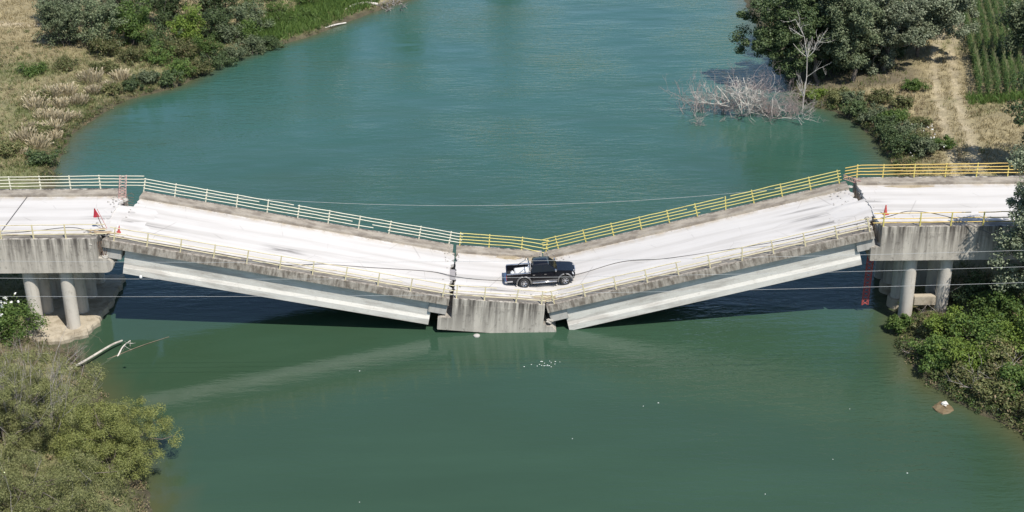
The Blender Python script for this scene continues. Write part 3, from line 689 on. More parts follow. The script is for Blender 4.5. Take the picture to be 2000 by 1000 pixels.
dirt((2.25, -3.0, 1.90), 1.5, 0.6, 0.16, 3, 'pale earth heaped over the joint in front of the pickup')
def fill(name, x0, x1, y0, y1, za, zb, seed, label):
    rg = random.Random(seed); n = 9; V = []; F = []
    for i in range(n+1):
        y = y0+(y1-y0)*i/n; a = x0+rg.uniform(-.5, .35); c = x1+rg.uniform(-.3, .3)
        for t in (0, .35, .7, 1.0):
            x = a+(c-a)*t; zd = za+(zb-za)*t; e = 1 if 0 < t < 1 and 0 < i < n else 0
            V.append((x, y+rg.uniform(-.08, .08), (deck_z(x) if -27.5 < x < 24.7 else zd)*(1-e)+e*(zd+.03+rg.uniform(-.015, .02))-(0.004 if not e else 0)))
    for i in range(n):
        for k in range(3): F.append((i*4+k, i*4+k+1, i*4+5+k, i*4+4+k))
    m_ = MB().add(V, F); nb = len(V); m_.add([(x, y, z-.25) for x, y, z in V], [f[::-1] for f in F])
    o = m_.build(name, 'road_fill', None, smooth=True); tag(o, label, 'concrete patch', 'concrete patches over the joints')
road_mat('road_fill', [])
fill('joint_patch', 1.55, 3.1, -3.4, 3.4, 1.965, 1.99, 6, 'pale filled joint under the front of the pickup')
fill('joint_patch', 22.9, 25.7, -2.0, 1.15, 6.78, 7.50, 4, 'rough pale patch ramping over the middle of the right joint')
fill('joint_patch', -28.9, -25.6, -2.9, 2.1, 7.46, 6.92, 5, 'rough pale patch over the middle of the left joint')
dirt((29.0, 3.2, 7.46), 2.6, 0.34, 0.10, 6, 'brown earth along the far kerb of the right level deck')
# steel plate over the sliver of open joint
o = MB().box(-.2, .2, -.85, .85, 0, .02).build('steel_plate', 'dull_plate', None) if plain('dull_plate', (0.30, 0.28, 0.27), 0.7) else 0; o.location = (-4.3, -0.3, 2.525); o.rotation_euler = (0, 0.16, 0.03)
tag(o, 'dull grey plate bridging the joint left of the pickup', 'steel plate')

def lattice(name, P, Q, wdt, side, mat, label, cat, n=14, r=0.02):
    """ladder-like strip of plastic barrier netting hung from P to Q"""
    P, Q, S = Vector(P), Vector(Q), Vector(side).normalized()*wdt/2
    root = empty(name, P); tag(root, label, cat); m = MB(); A = [(Q-P)*(i/n) for i in range(n+1)]
    for i in range(n):
        a, b = A[i], A[i+1]; m.tube([a-S, b+S], r, None, 4).tube([a+S, b-S], r, None, 4)
    m.build('netting', mat, root)
    for s in (-1, 1): MB().tube([a+S*s for a in A], r*1.6, None, 5).build('edge_cord', mat, root)
lattice('barrier_net', (25.3, -2.2, 5.3), (25.2, -2.2, 0.6), 0.42, (1, 0, 0.05), 'net_red', 'red lattice barrier strip hanging below the right joint', 'barrier net', 16, 0.032)
lattice('barrier_net', (-28.3, 4.0, 8.9), (-28.35, 3.0, 7.3), 0.5, (1, 0, 0), 'net_faded', 'faded red netting hung on the far railing at left joint', 'barrier net', 9, 0.012) if plain('net_faded', (0.52, 0.30, 0.26), 0.8) else 0
lattice('barrier_net', (24.4, 4.2, 7.9), (25.6, 3.7, 7.6), 0.3, (0, 0, 1), 'net_faded', 'faded pink tape sagging at far side of right joint', 'barrier tape', 7, 0.012)
# bent reinforcement hanging out of the near left joint
rng = random.Random(3)
o = tubes('reinforcement_bars', [([(-28.35+0.1*i, -4.3+.1*(i % 3), 7.3), (-28.3+0.13*i, -4.35, 6.9), (-28.1+0.06*i+rng.uniform(-.1, .1), -4.4, 6.35)], .018, .018) for i in range(6)], 'rusty_steel')
tag(o, 'bent rusty bars hanging in the near left joint', 'steel bars')

rgd = np.random.default_rng(31); V_, F_ = [], []
def pebble(x, y, z, s_):
    if -28.45 < x < -27.5+.42*y/4.5 or -4.5 < x < -4.1 or 24.65 < x < 25.35 or 2.2 < x < 2.45: return    # nothing hangs over the open joints
    n = len(V_); q = rgd.random(3)*6.28
    for dx, dy, dz in ((-1, 0, 0), (1, 0, 0), (0, -1, 0), (0, 1, 0), (0, 0, -.6), (0, 0, .8)): V_.append((x+s_*(dx+.4*rgd.normal()*.5), y+s_*(dy+.4*rgd.normal()*.5), z+s_*dz*.8))
    F_.extend([(n+a, n+b, n+c) for a, b, c in ((0, 2, 5), (2, 1, 5), (1, 3, 5), (3, 0, 5), (2, 0, 4), (1, 2, 4), (3, 1, 4), (0, 3, 4))])
for xm, wd_, cnt in ((-28.2, .6, 130), (24.6, .8, 150), (-4.5, .3, 50), (2.3, .8, 130)):
    for k in range(cnt):
        x = xm+rgd.normal()*wd_; y = rgd.choice([-1, 1])*(4.2-abs(rgd.normal())*1.2) if rgd.random() < .7 else rgd.uniform(-3.4, 3.4); yk = 0.2 if abs(y) > 3.5 else 0
        if abs(y) < 4.3: pebble(x, y, deck_z(x)+yk+.03, rgd.uniform(.02, .09))
for k in range(420):
    x = rgd.uniform(-36, 33); sd = rgd.choice([-1, 1]); pebble(x, sd*(3.44-abs(rgd.normal())*.10), deck_z(x)+.015, rgd.uniform(.015, .05))
tag(mesh_np('loose_debris', V_, F_, 'rubble'), 'loose concrete crumbs at the joints and along the kerbs', 'debris', None, 'stuff')
o = tubes('reinforcement_bars', [([(24.75, -3.9+.5*i, 6.9), (25.0, -3.9+.5*i+rgd.normal()*.1, 7.0+rgd.normal()*.08), (25.15, -3.9+.5*i, 7.25+rgd.normal()*.1)], .016, .016) for i in range(15)], 'rusty_steel')
tag(o, 'bent rusty bars bridging the open right joint', 'steel bars')
o = tubes('reinforcement_bars', [([(-27.75+.09*i, 4.2-.45*i, 7.2), (-27.95+.05*i, 4.2-.45*i+rgd.normal()*.1, 7.3+rgd.normal()*.06), (-28.3, 4.2-.45*i, 7.25+rgd.normal()*.08)], .016, .016) for i in range(6)], 'rusty_steel')
tag(o, 'bent rusty bars bridging the far side of the left joint', 'steel bars')

# ------------------------------------------------------------------ cables
def spline(pts, n=10):
    P = [np.array(p, float) for p in pts]; P = [2*P[0]-P[1]]+P+[2*P[-1]-P[-2]]; out = []
    for i in range(1, len(P)-2):
        for k in range(n):
            t = k/n; a, b, c, d = P[i-1:i+3]
            out.append(0.5*((2*b)+(-a+c)*t+(2*a-5*b+4*c-d)*t*t+(-a+3*b-3*c+d)*t**3))
    out.append(P[-2]); return out
def dk(x, y, dz=0.03): return (x, y, deck_z(x)+dz)
cab = [(-46, -3.6, 7.55), (-35, -3.9, 7.9), (-32.5, -3.9, 8.05), (-30.0, -3.8, 8.2), (-28.0, -3.9, 7.65), (-24, -4.1, 7.0), (-18, -4.1, 5.75), (-15.6, -3.7, 5.1), dk(-13.5, -2.2), dk(-10.5, -1.5), dk(-6.0, -0.4), (-4.2, -.7, 2.6), dk(-2.5, -0.8), dk(-0.2, -0.7), dk(2.3, -0.4, .05), dk(5, -0.25), dk(8.0, 0.1), dk(11, -1.0), dk(15.5, -1.9), (19, -3.3, 6.3), (22, -4.1, 7.4), (25.5, -4.2, 8.3), (27.3, -4.25, 8.75), (30.1, -4.45, 8.25), (33, -5.4, 7.3), (37, -7, 6.6), (44, -9, 5.4), (50, -10, 3.2)]
o = tubes('fallen_cable', [(spline(cab, 8), 0.028, 0.028)], 'cable_black', None, 5); tag(o, 'long dark cable lying loose along the bridge deck past the pickup', 'cable')
def sag(a, b, s, n=40):
    a, b = np.array(a, float), np.array(b, float); return [a+(b-a)*t-np.array([0, 0, 4*s*t*(1-t)]) for t in np.linspace(0, 1, n)]
WIRES = [(-1, 'upper of the three pale power wires in front of the bridge'), (0, 'middle one of the pale power wires in front of the bridge'), (1, 'lowest pale power wire crossing in front of the bridge')]
wz = ((11.2, 10.8, 1.0), (9.98, 9.65, 0.95), (8.6, 8.55, 0.85))
for (k, lab), (za, zb, s_) in zip(WIRES, wz):
    o = tubes('power_wire', [(sag((-52, -14, za), (52, -14, zb), s_), 0.0095, 0.0095)], 'cable_steel', None, 5); tag(o, lab, 'power wire', 'power wires in front of the bridge')
for x in (-52, 52):
    o = empty('utility_pole', (x, -14, 0)); tag(o, 'wooden utility pole outside the %s edge carrying the power wires' % ('left' if x < 0 else 'right'), 'utility pole')
    MB().tube([(0, .12, G(x, -14)-.5), (0, .12, 12.4)], .16, .11, 10).build('shaft', 'wood', o)
    for z in ([w_[0 if x < 0 else 1] for w_ in wz]): MB().lathe([(.03, -.09), (.05, -.05), (.05, .03), (.02, .06)], 8, 'y', (0, 0.02, z)).build('insulator', 'white_plastic', o)
o = MB().lathe([(.02, -.12), (.09, -.05), (.09, .05), (.02, .12)], 8, 'z').build('wire_marker', 'white_plastic'); o.location = (-23.0, -14, 9.27); tag(o, 'small white marker on the middle wire below left span', 'wire marker')
o = tubes('guy_wire', [(sag((-26.5, 5.6, 7.05), (24.5, 5.6, 6.95), 1.6), 0.011, 0.011)], 'cable_steel', None, 5); tag(o, 'thin white wire sagging behind the far railings over the water', 'wire')

# ------------------------------------------------------------------ vegetation
def leaf_quads(rng, cen, rad, n_each, size, aspect=0.5, up=0.5, flat=0.8, shell=0.45):
    k = np.repeat(np.arange(len(cen)), n_each); n = len(k)
    d = rng.normal(size=(n, 3)); d /= np.linalg.norm(d, axis=1)[:, None]
    r = rng.random(n)**shell; up = up+0.25
    p = cen[k]+d*np.array([1, 1, flat])*(rad[k]*r)[:, None]
    nr = d*0.7+rng.normal(size=(n, 3))*0.55+np.array([0, 0, up]); nr /= np.linalg.norm(nr, axis=1)[:, None]
    t = np.cross(nr, rng.normal(size=(n, 3))); t /= np.linalg.norm(t, axis=1)[:, None]+1e-9; b = np.cross(nr, t)
    s = size*(0.6+0.8*rng.random(n))[:, None]
    V = np.stack([p-t*s*0.5, p-b*s*aspect*0.5+nr*s*0.08, p+t*s*0.5, p+b*s*aspect*0.5+nr*s*0.08], 1).reshape(-1, 3)
    return V, np.arange(n*4).reshape(-1, 4)
def crown_points(rng, n, rx, ry, rz, cz, bias=0.45, lump=0.25):
    d = rng.normal(size=(n, 3)); d /= np.linalg.norm(d, axis=1)[:, None]
    ph = rng.random(6)*6.28
    lum = 1+lump*(np.sin(d[:, 0]*4+ph[0])*np.sin(d[:, 1]*4+ph[1])+0.7*np.sin(d[:, 2]*5+ph[2]+d[:, 0]*3))
    r = rng.random(n)**bias*lum
    return d*r[:, None]*np.array([rx, ry, rz])+np.array([0, 0, cz])
def limb(rng, a, b, r0, r1, n=5, w=0.06):
    a, b = np.array(a, float), np.array(b, float); L = np.linalg.norm(b-a); P = [a+(b-a)*t for t in np.linspace(0, 1, n)]
    for i in range(1, n-1): P[i] = P[i]+rng.normal(size=3)*L*w+np.array([0, 0, 0.08*L*math.sin(math.pi*i/(n-1))])
    return (P, r0, r1)
def grow(rng, p, d, L, r, depth, out, upb=0.06, nb=(2, 4), spread=0.75, wob=0.16, shrink=0.62):
    pts = [np.array(p, float)]; d = np.array(d, float)/np.linalg.norm(d)
    for i in range(4):
        d = d+rng.normal(size=3)*wob+np.array([0, 0, upb]); d /= np.linalg.norm(d); pts.append(pts[-1]+d*L/4)
    out.append((pts, r, r*0.55))
    if depth > 0:
        for k in range(rng.integers(nb[0], nb[1]+1)):
            i = rng.integers(1, 5); nd = d+rng.normal(size=3)*spread
            grow(rng, pts[i], nd, L*shrink*(0.7+0.5*rng.random()), r*0.6, depth-1, out, upb, nb, spread, wob, shrink)
    return out
def tree(name, loc, label, cat, group, seed, rx, ry, rz, cz, clumps, crad, nleaf, lsize, mat, trunk=0.22, aspect=0.5, off=(0, 0), nl=14, up=0.5, bias=0.45, twigs=0, twigmat='dead_grey', lump=0.28, stems=1, shell=0.45):
    rng = np.random.default_rng(seed)
    t = empty(name, (loc[0], loc[1], G(loc[0], loc[1])-0.05)); tag(t, label, cat, group)
    cen = crown_points(rng, clumps, rx, ry, rz, cz, bias, lump); cen[:, 0] += off[0]; cen[:, 1] += off[1]
    cen = cen[cen[:, 2] > 0.25] if len(cen[cen[:, 2] > 0.25]) else np.abs(cen)
    rad = crad*(0.6+0.8*rng.random(len(cen)))
    V, F = leaf_quads(rng, cen, rad, nleaf, lsize, aspect, up, shell=shell); mesh_np('crown', V, F, mat, t)
    lines = []
    if stems == 1:
        top = np.array([off[0]*0.6, off[1]*0.6, cz+rz*0.3]); tr = limb(rng, (0, 0, -0.3), top, trunk, trunk*0.35, 8, 0.025); lines.append(tr)
        for i in rng.choice(len(cen), min(nl, len(cen)), replace=False):
            a = tr[0][rng.integers(2, 7)]; lines.append(limb(rng, a, cen[i], trunk*0.38, trunk*0.08))
    else:
        for i in rng.choice(len(cen), min(nl, len(cen)), replace=False):
            a = (rng.normal()*0.18*stems, rng.normal()*0.18*stems, -0.2); lines.append(limb(rng, a, cen[i], trunk*0.5, trunk*0.12, 5, 0.05))
    tubes('trunk' if stems == 1 else 'stems', lines, 'bark', t, 6)
    if twigs:
        out = []
        for k in range(twigs):
            c = cen[rng.integers(len(cen))]; a = np.array([c[0]*0.7, c[1]*0.7, max(0.1, c[2]*0.3)]); dd = np.array([c[0]*0.12+rng.normal()*0.25, c[1]*0.12+rng.normal()*0.25, 1.0])
            grow(rng, a, dd, (cz+rz)*0.64*(0.8+0.35*rng.random()), 0.021, 2, out, 0.05, (1, 3), 0.35, 0.06, 0.55)
        tag(tubes('bare_twigs', out, twigmat, t, 3), kind='stuff')
    return t
def shrub(loc, label, group, seed, r, h, mat, n=26, nleaf=70, ls=0.2, asp=0.5, cat='shrub', name='shrub', **kw):
    return tree(name, loc, label, cat, group, seed, r, r*0.9, h*0.5, h*0.45, n, max(0.3, r*0.30), nleaf, ls, mat, 0.08, asp, nl=9, stems=2, bias=0.5, **kw)

# --- right bank: big trees
GR = 'tall trees on the right bank'
tree('broadleaf_tree', (31.6, 47.5), 'dark leaning tree overhanging the water on the right bank', 'tree', GR, 101, 5.0, 3.6, 4.4, 5.4, 150, 0.75, 300, 0.21, 'leaf_dark', 0.24, 0.6, (-3.6, 0.3), 30, lump=0.12)
tree('broadleaf_tree', (33.2, 50.6), 'dark grey tree between the overhanging and pale trunk trees', 'tree', GR, 116, 4.0, 3.0, 4.6, 5.8, 120, 0.8, 270, 0.22, 'leaf_grey', 0.2, 0.6, (-0.8, 0), 18)
tree('broadleaf_tree', (34.6, 46.4), 'tall grey green tree with a pale trunk behind the dead branches', 'tree', GR, 102, 3.6, 3.2, 4.8, 6.4, 130, 0.75, 300, 0.21, 'leaf_grey', 0.26, 0.6, (-0.3, 0.6), 22)
tree('broadleaf_tree', (38.2, 48.4), 'broad silver leaved tree at the middle of the right grove', 'tree', GR, 103, 3.6, 3.0, 4.2, 4.9, 125, 0.72, 300, 0.21, 'leaf_silver', 0.24, 0.6, (0, 0), 20)
tree('broadleaf_tree', (42.6, 52.4), 'silver leaved tree casting shade on the dirt track', 'tree', GR, 104, 3.4, 3.0, 3.2, 5.4, 110, 0.72, 290, 0.21, 'leaf_silver', 0.22, 0.6, (1.6, -1.2), 18)
tree('broadleaf_tree', (46.0, 58.5), 'farthest silver tree beside the corn at the top edge', 'tree', GR, 105, 2.8, 2.8, 3.4, 5.2, 60, 0.9, 170, 0.26, 'leaf_silver', 0.2, 0.6, (-0.3, 0), 16)
tree('broadleaf_tree', (37.0, 55.0), 'dark tree filling the gap behind the silver trees', 'tree', GR, 106, 4.5, 3.0, 4.6, 6.0, 120, 0.9, 230, 0.24, 'leaf_dark', 0.24, 0.6, (0, 0), 16)
tree('broadleaf_tree', (33.6, 58.0), 'dark tree behind the overhanging one on the right bank', 'tree', GR, 107, 4.2, 3.2, 4.8, 6.2, 110, 0.9, 230, 0.24, 'leaf_dark', 0.22, 0.6, (-1.0, 0), 16)
tree('broadleaf_tree', (44.9, 19.6), 'dark leafy tree at the right edge beyond the bridge', 'tree', GR, 108, 3.6, 3.4, 4.0, 5.6, 90, 0.8, 160, 0.24, 'leaf_dark', 0.2, 0.6, (0, 0), 14)
tree('broadleaf_tree', (52.0, 47.5), 'grey green tree rising over the corn at top right corner', 'tree', GR, 109, 2.6, 2.4, 3.0, 5.0, 60, 0.8, 170, 0.24, 'leaf_grey', 0.2, 0.6, (0, 0), 14)
for i, (x, y) in enumerate([(37, 72), (41, 80), (43, 68)]):
    tree('broadleaf_tree', (x, y), ['tree of the right bank just beyond the top edge', 'farther right bank tree beyond the top edge', 'tree behind the grove beyond the top edge'][i], 'tree', GR, 110+i, 4.0, 3.6, 4.6, 6.2, 70, 1.1, 110, 0.34, 'leaf_dark', 0.25, 0.6, (0, 0), 12)
tree('poplar_tree', (35.0, -7.0), 'grey poplar at the right edge in front of the bridge deck', 'tree', GR, 115, 2.3, 2.0, 5.4, 7.8, 150, 0.6, 190, 0.17, 'leaf_silver', 0.15, 0.65, (0, 0), 22, lump=0.2)

# --- left bank: willows, bushes
GL = 'trees and tall bushes on the far left bank'
LB = [((-48.6, 61.0), 2.9, 2.4, 2.9, 'leaf_grey', 'leftmost grey green willow on the far left bank'),
      ((-44.8, 60.6), 2.9, 2.4, 2.9, 'leaf_grey', 'grey green willow second from the left on far bank'),
      ((-41.2, 61.4), 2.6, 2.2, 2.6, 'leaf_green', 'green willow third from left, beside the bright bush'),
      ((-38.6, 68.0), 3.0, 2.4, 2.7, 'leaf_dark', 'dark tree at the top edge behind the bright bush'),
      ((-33.2, 70.2), 2.8, 2.4, 2.8, 'leaf_dark', 'dark tree at the top edge above the shore thicket'),
      ((-35.6, 63.0), 2.1, 1.9, 1.9, 'leaf_bright', 'bright yellow green bush among the dark bank trees'),
      ((-32.6, 64.4), 2.0, 1.8, 1.8, 'leaf_dark', 'dark bush right of the bright yellow green bush'),
      ((-29.4, 67.6), 2.0, 1.8, 1.7, 'leaf_grey', 'grey bush above the shore thicket at right end'),
      ((-50.5, 68.0), 3.2, 2.5, 2.8, 'leaf_silver', 'pale grey willow behind the leftmost one at top edge'),
      ((-44.0, 69.0), 3.4, 2.5, 3.0, 'leaf_silver', 'pale grey tree behind the middle willows at top edge'),
      ((-43.2, 57.2), 1.7, 1.5, 1.0, 'leaf_olive', 'low olive bush in front of the grey willows')]
for i, (p, rx, ry, rz, mt, lab) in enumerate(LB):
    tree('willow_bush', p, lab, 'tree', GL, 200+i, rx, ry, rz, rz*0.95, int(14*rx*rz)+20, 0.62, 100, 0.22, mt, 0.12, 0.4, nl=14, stems=3, lump=0.3)
for i, (x, y) in enumerate([(-24, 92), (-14, 99), (-32, 86), (0, 118)]):
    tree('broadleaf_tree', (x, y), ['tree beyond the top edge above the driftwood', 'second tree beyond the top edge along the left bank', 'tree beyond the top edge behind the green thicket', 'farthest tree beyond the top edge on the left bank'][i], 'tree', GL, 220+i, 4, 3.6, 4.6, 5.4, 60, 1.1, 110, 0.34, 'leaf_green', 0.22, 0.6, nl=10)

GS = 'bushes along the far left shore'
LS = [(-37.5, 50.6, 1.0, 1.1, 'leaf_grey', 'grey bush at the shore beside the dry slope'), (-35.6, 50.9, 1.0, 1.2, 'leaf_dark', 'dark bush at the waterline left of the thicket'),
      (-34.6, 53.4, 1.3, 1.8, 'leaf_green', 'green bush at the waterline where the thicket starts'), (-32.9, 54.9, 1.2, 1.6, 'leaf_olive', 'olive bush overhanging the far left shore'),
      (-31.6, 57.8, 1.3, 1.8, 'leaf_dark', 'dark round bush overhanging the far left shore'), (-30.4, 60.0, 1.2, 1.7, 'leaf_grey', 'grey bush overhanging the far left shore'),
      (-28.6, 62.4, 1.3, 1.8, 'leaf_grey', 'grey green bush overhanging the shore by the mud flat'), (-27.0, 64.2, 1.2, 1.7, 'leaf_dark', 'last dark bush before the lush green bank'),
      (-37.6, 55.6, 1.5, 1.7, 'leaf_green', 'green bush above the shore below the green willow'), (-40.0, 55.8, 1.4, 1.4, 'leaf_olive', 'olive bush beside the dry grass below the willows'),
      (-35.4, 58.2, 1.5, 2.1, 'leaf_olive', 'olive bush in the middle of the shore thicket'), (-33.2, 59.4, 1.5, 2.2, 'leaf_green', 'green bush in the middle of the shore thicket'),
      (-31.2, 63.6, 1.4, 2.2, 'leaf_grey', 'grey bush at the right of the shore thicket'), (-38.4, 61.0, 1.5, 2.2, 'leaf_dark', 'dark bush left of the bright yellow green bush'),
      (-29.4, 65.0, 1.3, 1.9, 'leaf_green', 'green bush where the lush bank begins'), (-42.3, 28.2, 1.0, 1.3, 'leaf_dark', 'dark round bush at the water above the left railing'),
      (-40.4, 47.4, 0.9, 0.9, 'leaf_olive', 'low olive bush on the shore below the dry slope'), (-46.5, 44.0, 0.9, 0.7, 'leaf_olive', 'low olive bush on the slope among dry reeds'),
      (-49.5, 51.0, 1.3, 0.8, 'leaf_green', 'low green bush in the left meadow'), (-46.6, 52.8, 1.2, 0.8, 'leaf_olive', 'low olive bush beside the meadow grass'),
      (-44.2, 35.5, 0.9, 0.8, 'leaf_olive', 'low olive bush near the water on the left slope'), (-45.4, 29.4, 1.2, 1.0, 'leaf_olive', 'olive brown bush above the left railing'),
      (-42.2, 52.0, 1.0, 0.8, 'leaf_olive', 'low olive bush at the top of the dry slope'), (-38.9, 48.9, 0.9, 0.9, 'leaf_dark', 'small dark bush at the foot of the dry slope')]
for i, (x, y, r, h, mt, lab) in enumerate(LS): shrub((x, y), lab, GS, 300+i, r*1.3, h*1.2, mt, n=40, nleaf=90, ls=0.19, asp=0.45)
GQ = 'lush green thicket above the driftwood'
for i, (x, y, r, h) in enumerate([(-28.2, 68.4, 1.4, 1.4), (-26.2, 70.6, 1.4, 1.3), (-24.0, 73.0, 1.4, 1.3), (-27.6, 73.4, 1.7, 1.8), (-24.4, 77.4, 1.7, 1.7), (-30.8, 73.0, 1.8, 2.0), (-21.6, 79.5, 1.5, 1.4), (-28.0, 78.6, 1.9, 2.0)]):
    shrub((x, y), ['lush green bush in the driftwood thicket, lowest at the shore', 'lush green bush in the driftwood thicket, second along the shore', 'lush green bush in the driftwood thicket, third along the shore', 'lush green bush in the middle of the driftwood thicket', 'lush green bush just behind the long driftwood log', 'lush green bush at the left end of the driftwood thicket', 'lush green bush beside the driftwood heap at top edge', 'lush green bush at the top edge of the driftwood thicket'][i], GQ, 340+i, r, h, 'leaf_green', n=30, nleaf=90, ls=0.2, asp=0.3)

# --- right shore shrubs beyond the bridge
GT = 'bushes along the right shore beyond the bridge'
RS = [(30.4, 43.6, 1.0, 0.8, 'leaf_bright', 'low bright green plants at the tip of the right bank'), (32.2, 42.0, 1.0, 0.9, 'leaf_willow', 'yellow green low bush beside the bright plants'),
      (33.6, 38.6, 1.1, 1.1, 'leaf_dark', 'dark bush at the waterline beside the dead twigs'), (34.4, 36.4, 1.2, 1.2, 'leaf_grey', 'grey bush second along the right shore'),
      (34.9, 33.8, 1.2, 1.2, 'leaf_dark', 'dark bush third along the right shore'), (35.2, 31.0, 1.2, 1.3, 'leaf_dark', 'dark bush fourth along the right shore'),
      (35.4, 28.2, 1.3, 1.5, 'leaf_dark', 'largest dark bush just above the right railing'), (36.4, 31.6, 1.0, 1.0, 'leaf_grey', 'grey green bush behind the shore bushes at right'),
      (37.0, 29.0, 1.0, 1.0, 'leaf_olive', 'olive bush with white flowers beside the track'), (35.8, 40.5, 1.0, 1.0, 'leaf_olive', 'olive bush on the dry bank top'),
      (37.8, 38.4, 0.9, 0.9, 'leaf_olive', 'low olive bush near the track'), (36.6, 35.4, 1.0, 0.9, 'leaf_green', 'green bush between the shore bushes and the track'),
      (38.2, 33.6, 0.9, 0.8, 'leaf_olive', 'low olive bush close beside the left rut'), (36.8, 26.6, 1.1, 1.1, 'leaf_grey', 'grey bush behind the largest dark shore bush'),
      (33.4, 41.0, 0.9, 0.9, 'leaf_grey', 'grey bush behind the yellow green low bush'), (38.4, 27.4, 0.9, 0.8, 'leaf_green', 'low green bush beside the rut above the railing'),
      (39.8, 42.4, 0.9, 0.9, 'leaf_green', 'small green bush at the edge of the grove shade')]
for i, (x, y, r, h, mt, lab) in enumerate(RS): shrub((x, y), lab, GT, 400+i, r*1.3, h*1.25, mt, n=38, nleaf=85, ls=0.18, asp=0.5)

# --- near right bushes under and before the bridge
GU = 'added dark bushes deepening the shade beneath the right grove'  # dark bushes added so the ground beneath the crowns looks shaded
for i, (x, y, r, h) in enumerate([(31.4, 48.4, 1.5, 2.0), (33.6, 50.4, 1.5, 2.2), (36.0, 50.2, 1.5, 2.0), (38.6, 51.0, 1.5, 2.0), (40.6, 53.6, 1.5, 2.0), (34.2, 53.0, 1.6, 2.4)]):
    shrub((x, y), ['added dark bush under the overhanging tree', 'added dark bush behind the pale trunk', 'added dark bush between the two silver trees', 'added dark bush under the middle silver tree', 'added dark bush where the track enters the trees', 'added dark bush deepest in the right grove'][i], GU, 430+i, r, h, 'leaf_dark', n=26, nleaf=80, ls=0.22)
GN = 'bushes on the near right bank'
NR = [(29.6, -7.4, 1.5, 1.6, 'leaf_bright', 'bright bush at the water left end of near right bank'), (31.3, -8.8, 1.7, 2.0, 'leaf_green', 'green bush below the right pier'),
      (33.2, -9.8, 1.8, 2.2, 'leaf_bright', 'bright green bush in the middle of near right bank'), (33.0, -6.6, 1.7, 2.4, 'leaf_green', 'green bush beside the right pier column'),
      (35.2, -8.2, 1.9, 2.6, 'leaf_green', 'tall green bush at the right edge below the poplar'), (35.3, -12.0, 1.8, 2.2, 'leaf_bright', 'bright bush at right edge in the near bank'),
      (32.0, -11.6, 1.5, 1.6, 'leaf_olive', 'olive bush behind the dead branches at the water'), (33.8, -14.3, 1.6, 1.5, 'leaf_green', 'lowest green bush at the right edge near water'),
      (31.2, -13.6, 1.0, 0.9, 'leaf_olive', 'low olive bush at the water beside the dead branches'), (27.1, -5.2, 0.75, 1.3, 'leaf_green', 'small loose bush at the water left of the right pier'),
      (32.6, -3.6, 1.6, 2.2, 'leaf_dark', 'dark bush in the shade under the bridge'), (35.4, -4.6, 1.7, 2.6, 'leaf_dark', 'dark bush in the shade at right edge under the bridge'),
      (28.3, -9.6, 1.4, 1.5, 'leaf_green', 'green bush overhanging the water right of the floating branch'), (29.8, -11.4, 1.5, 1.6, 'leaf_bright', 'bright bush above the bare branch at waterline'),
      (30.6, -15.6, 1.3, 1.1, 'leaf_olive', 'olive bush at the water near the flat rock'), (32.4, -17.0, 1.5, 1.3, 'leaf_olive', 'olive bush at the lowest part of the near bank'),
      (28.6, -6.6, 1.1, 1.1, 'leaf_olive', 'low olive bush at the foot of right pier'), (34.4, -11.0, 1.9, 2.6, 'leaf_green', 'rounded green bush behind the bright one at right edge'),
      (29.0, -13.2, 1.0, 1.0, 'leaf_olive', 'low olive bush right at the water by the forked limb'), (28.0, -11.2, 1.0, 1.1, 'leaf_green', 'small green bush at the water above the forked limb'),
      (31.8, -15.2, 1.4, 1.6, 'leaf_green', 'green bush above the flat rock'), (34.2, -18.4, 1.4, 1.3, 'leaf_olive', 'lowest olive bush at the right edge'),
      (36.6, -15.5, 1.8, 1.8, 'leaf_green', 'green bush cut by the right edge near the water')]
for i, (x, y, r, h, mt, lab) in enumerate(NR): shrub((x, y), lab, GN, 450+i, r*1.15, h*1.1, mt, n=40, nleaf=95, ls=0.175, asp=0.55)

# --- near left
shrub((-35.0, -5.9), 'green flowering bush beside the left pier footing', 'bushes on the near left bank', 500, 2.2, 2.9, 'leaf_green', n=70, nleaf=130, ls=0.16, asp=0.5)
rngn = np.random.default_rng(7)
fl_c = np.stack([-35.2+rngn.normal(size=34)*0.9, -5.6+rngn.normal(size=34)*0.7, G(-35.0, -5.9)+2.1+rngn.random(34)*0.6], 1)
V, F = leaf_quads(rngn, fl_c, np.full(34, 0.12), 7, 0.13, 1.0, 1.0)
o = mesh_np('flower_heads', V, F, 'petal'); tag(o, 'white flower heads on the green bush beside the left footing', 'flowers', None, 'stuff')
tree('willow_bush', (-30.6, -19.6), 'big pale willow bush with bare grey twigs in the bottom left corner', 'tree', 'bushes on the near left bank', 510, 5.4, 4.6, 2.6, 2.3, 340, 0.5, 310, 0.12, 'leaf_willow', 0.16, 0.22, (0, 0), 40, twigs=120, stems=5, lump=0.25, bias=0.4)
tree('willow_bush', (-23.9, -21.6), 'rounded yellow green willow leaning over the water at bottom left', 'tree', 'bushes on the near left bank', 511, 3.5, 3.5, 2.3, 1.7, 230, 0.5, 300, 0.12, 'leaf_willow2', 0.12, 0.24, (0, 0), 24, stems=3, lump=0.14, bias=0.4)
tree('willow_bush', (-28.0, -27.6), 'willow bush cut by the bottom edge at left', 'tree', 'bushes on the near left bank', 512, 6.0, 3.4, 1.9, 1.5, 280, 0.5, 230, 0.125, 'leaf_willow', 0.12, 0.24, (0, 0), 24, stems=4, lump=0.25, bias=0.4, twigs=10)
tree('willow_bush', (-36.5, -13.0), 'olive bush at the left edge behind the big willow', 'tree', 'bushes on the near left bank', 513, 3.0, 2.4, 1.3, 1.0, 100, 0.5, 120, 0.17, 'leaf_olive', 0.1, 0.32, (0, 0), 18, stems=3, twigs=12)
rng5 = np.random.default_rng(55)
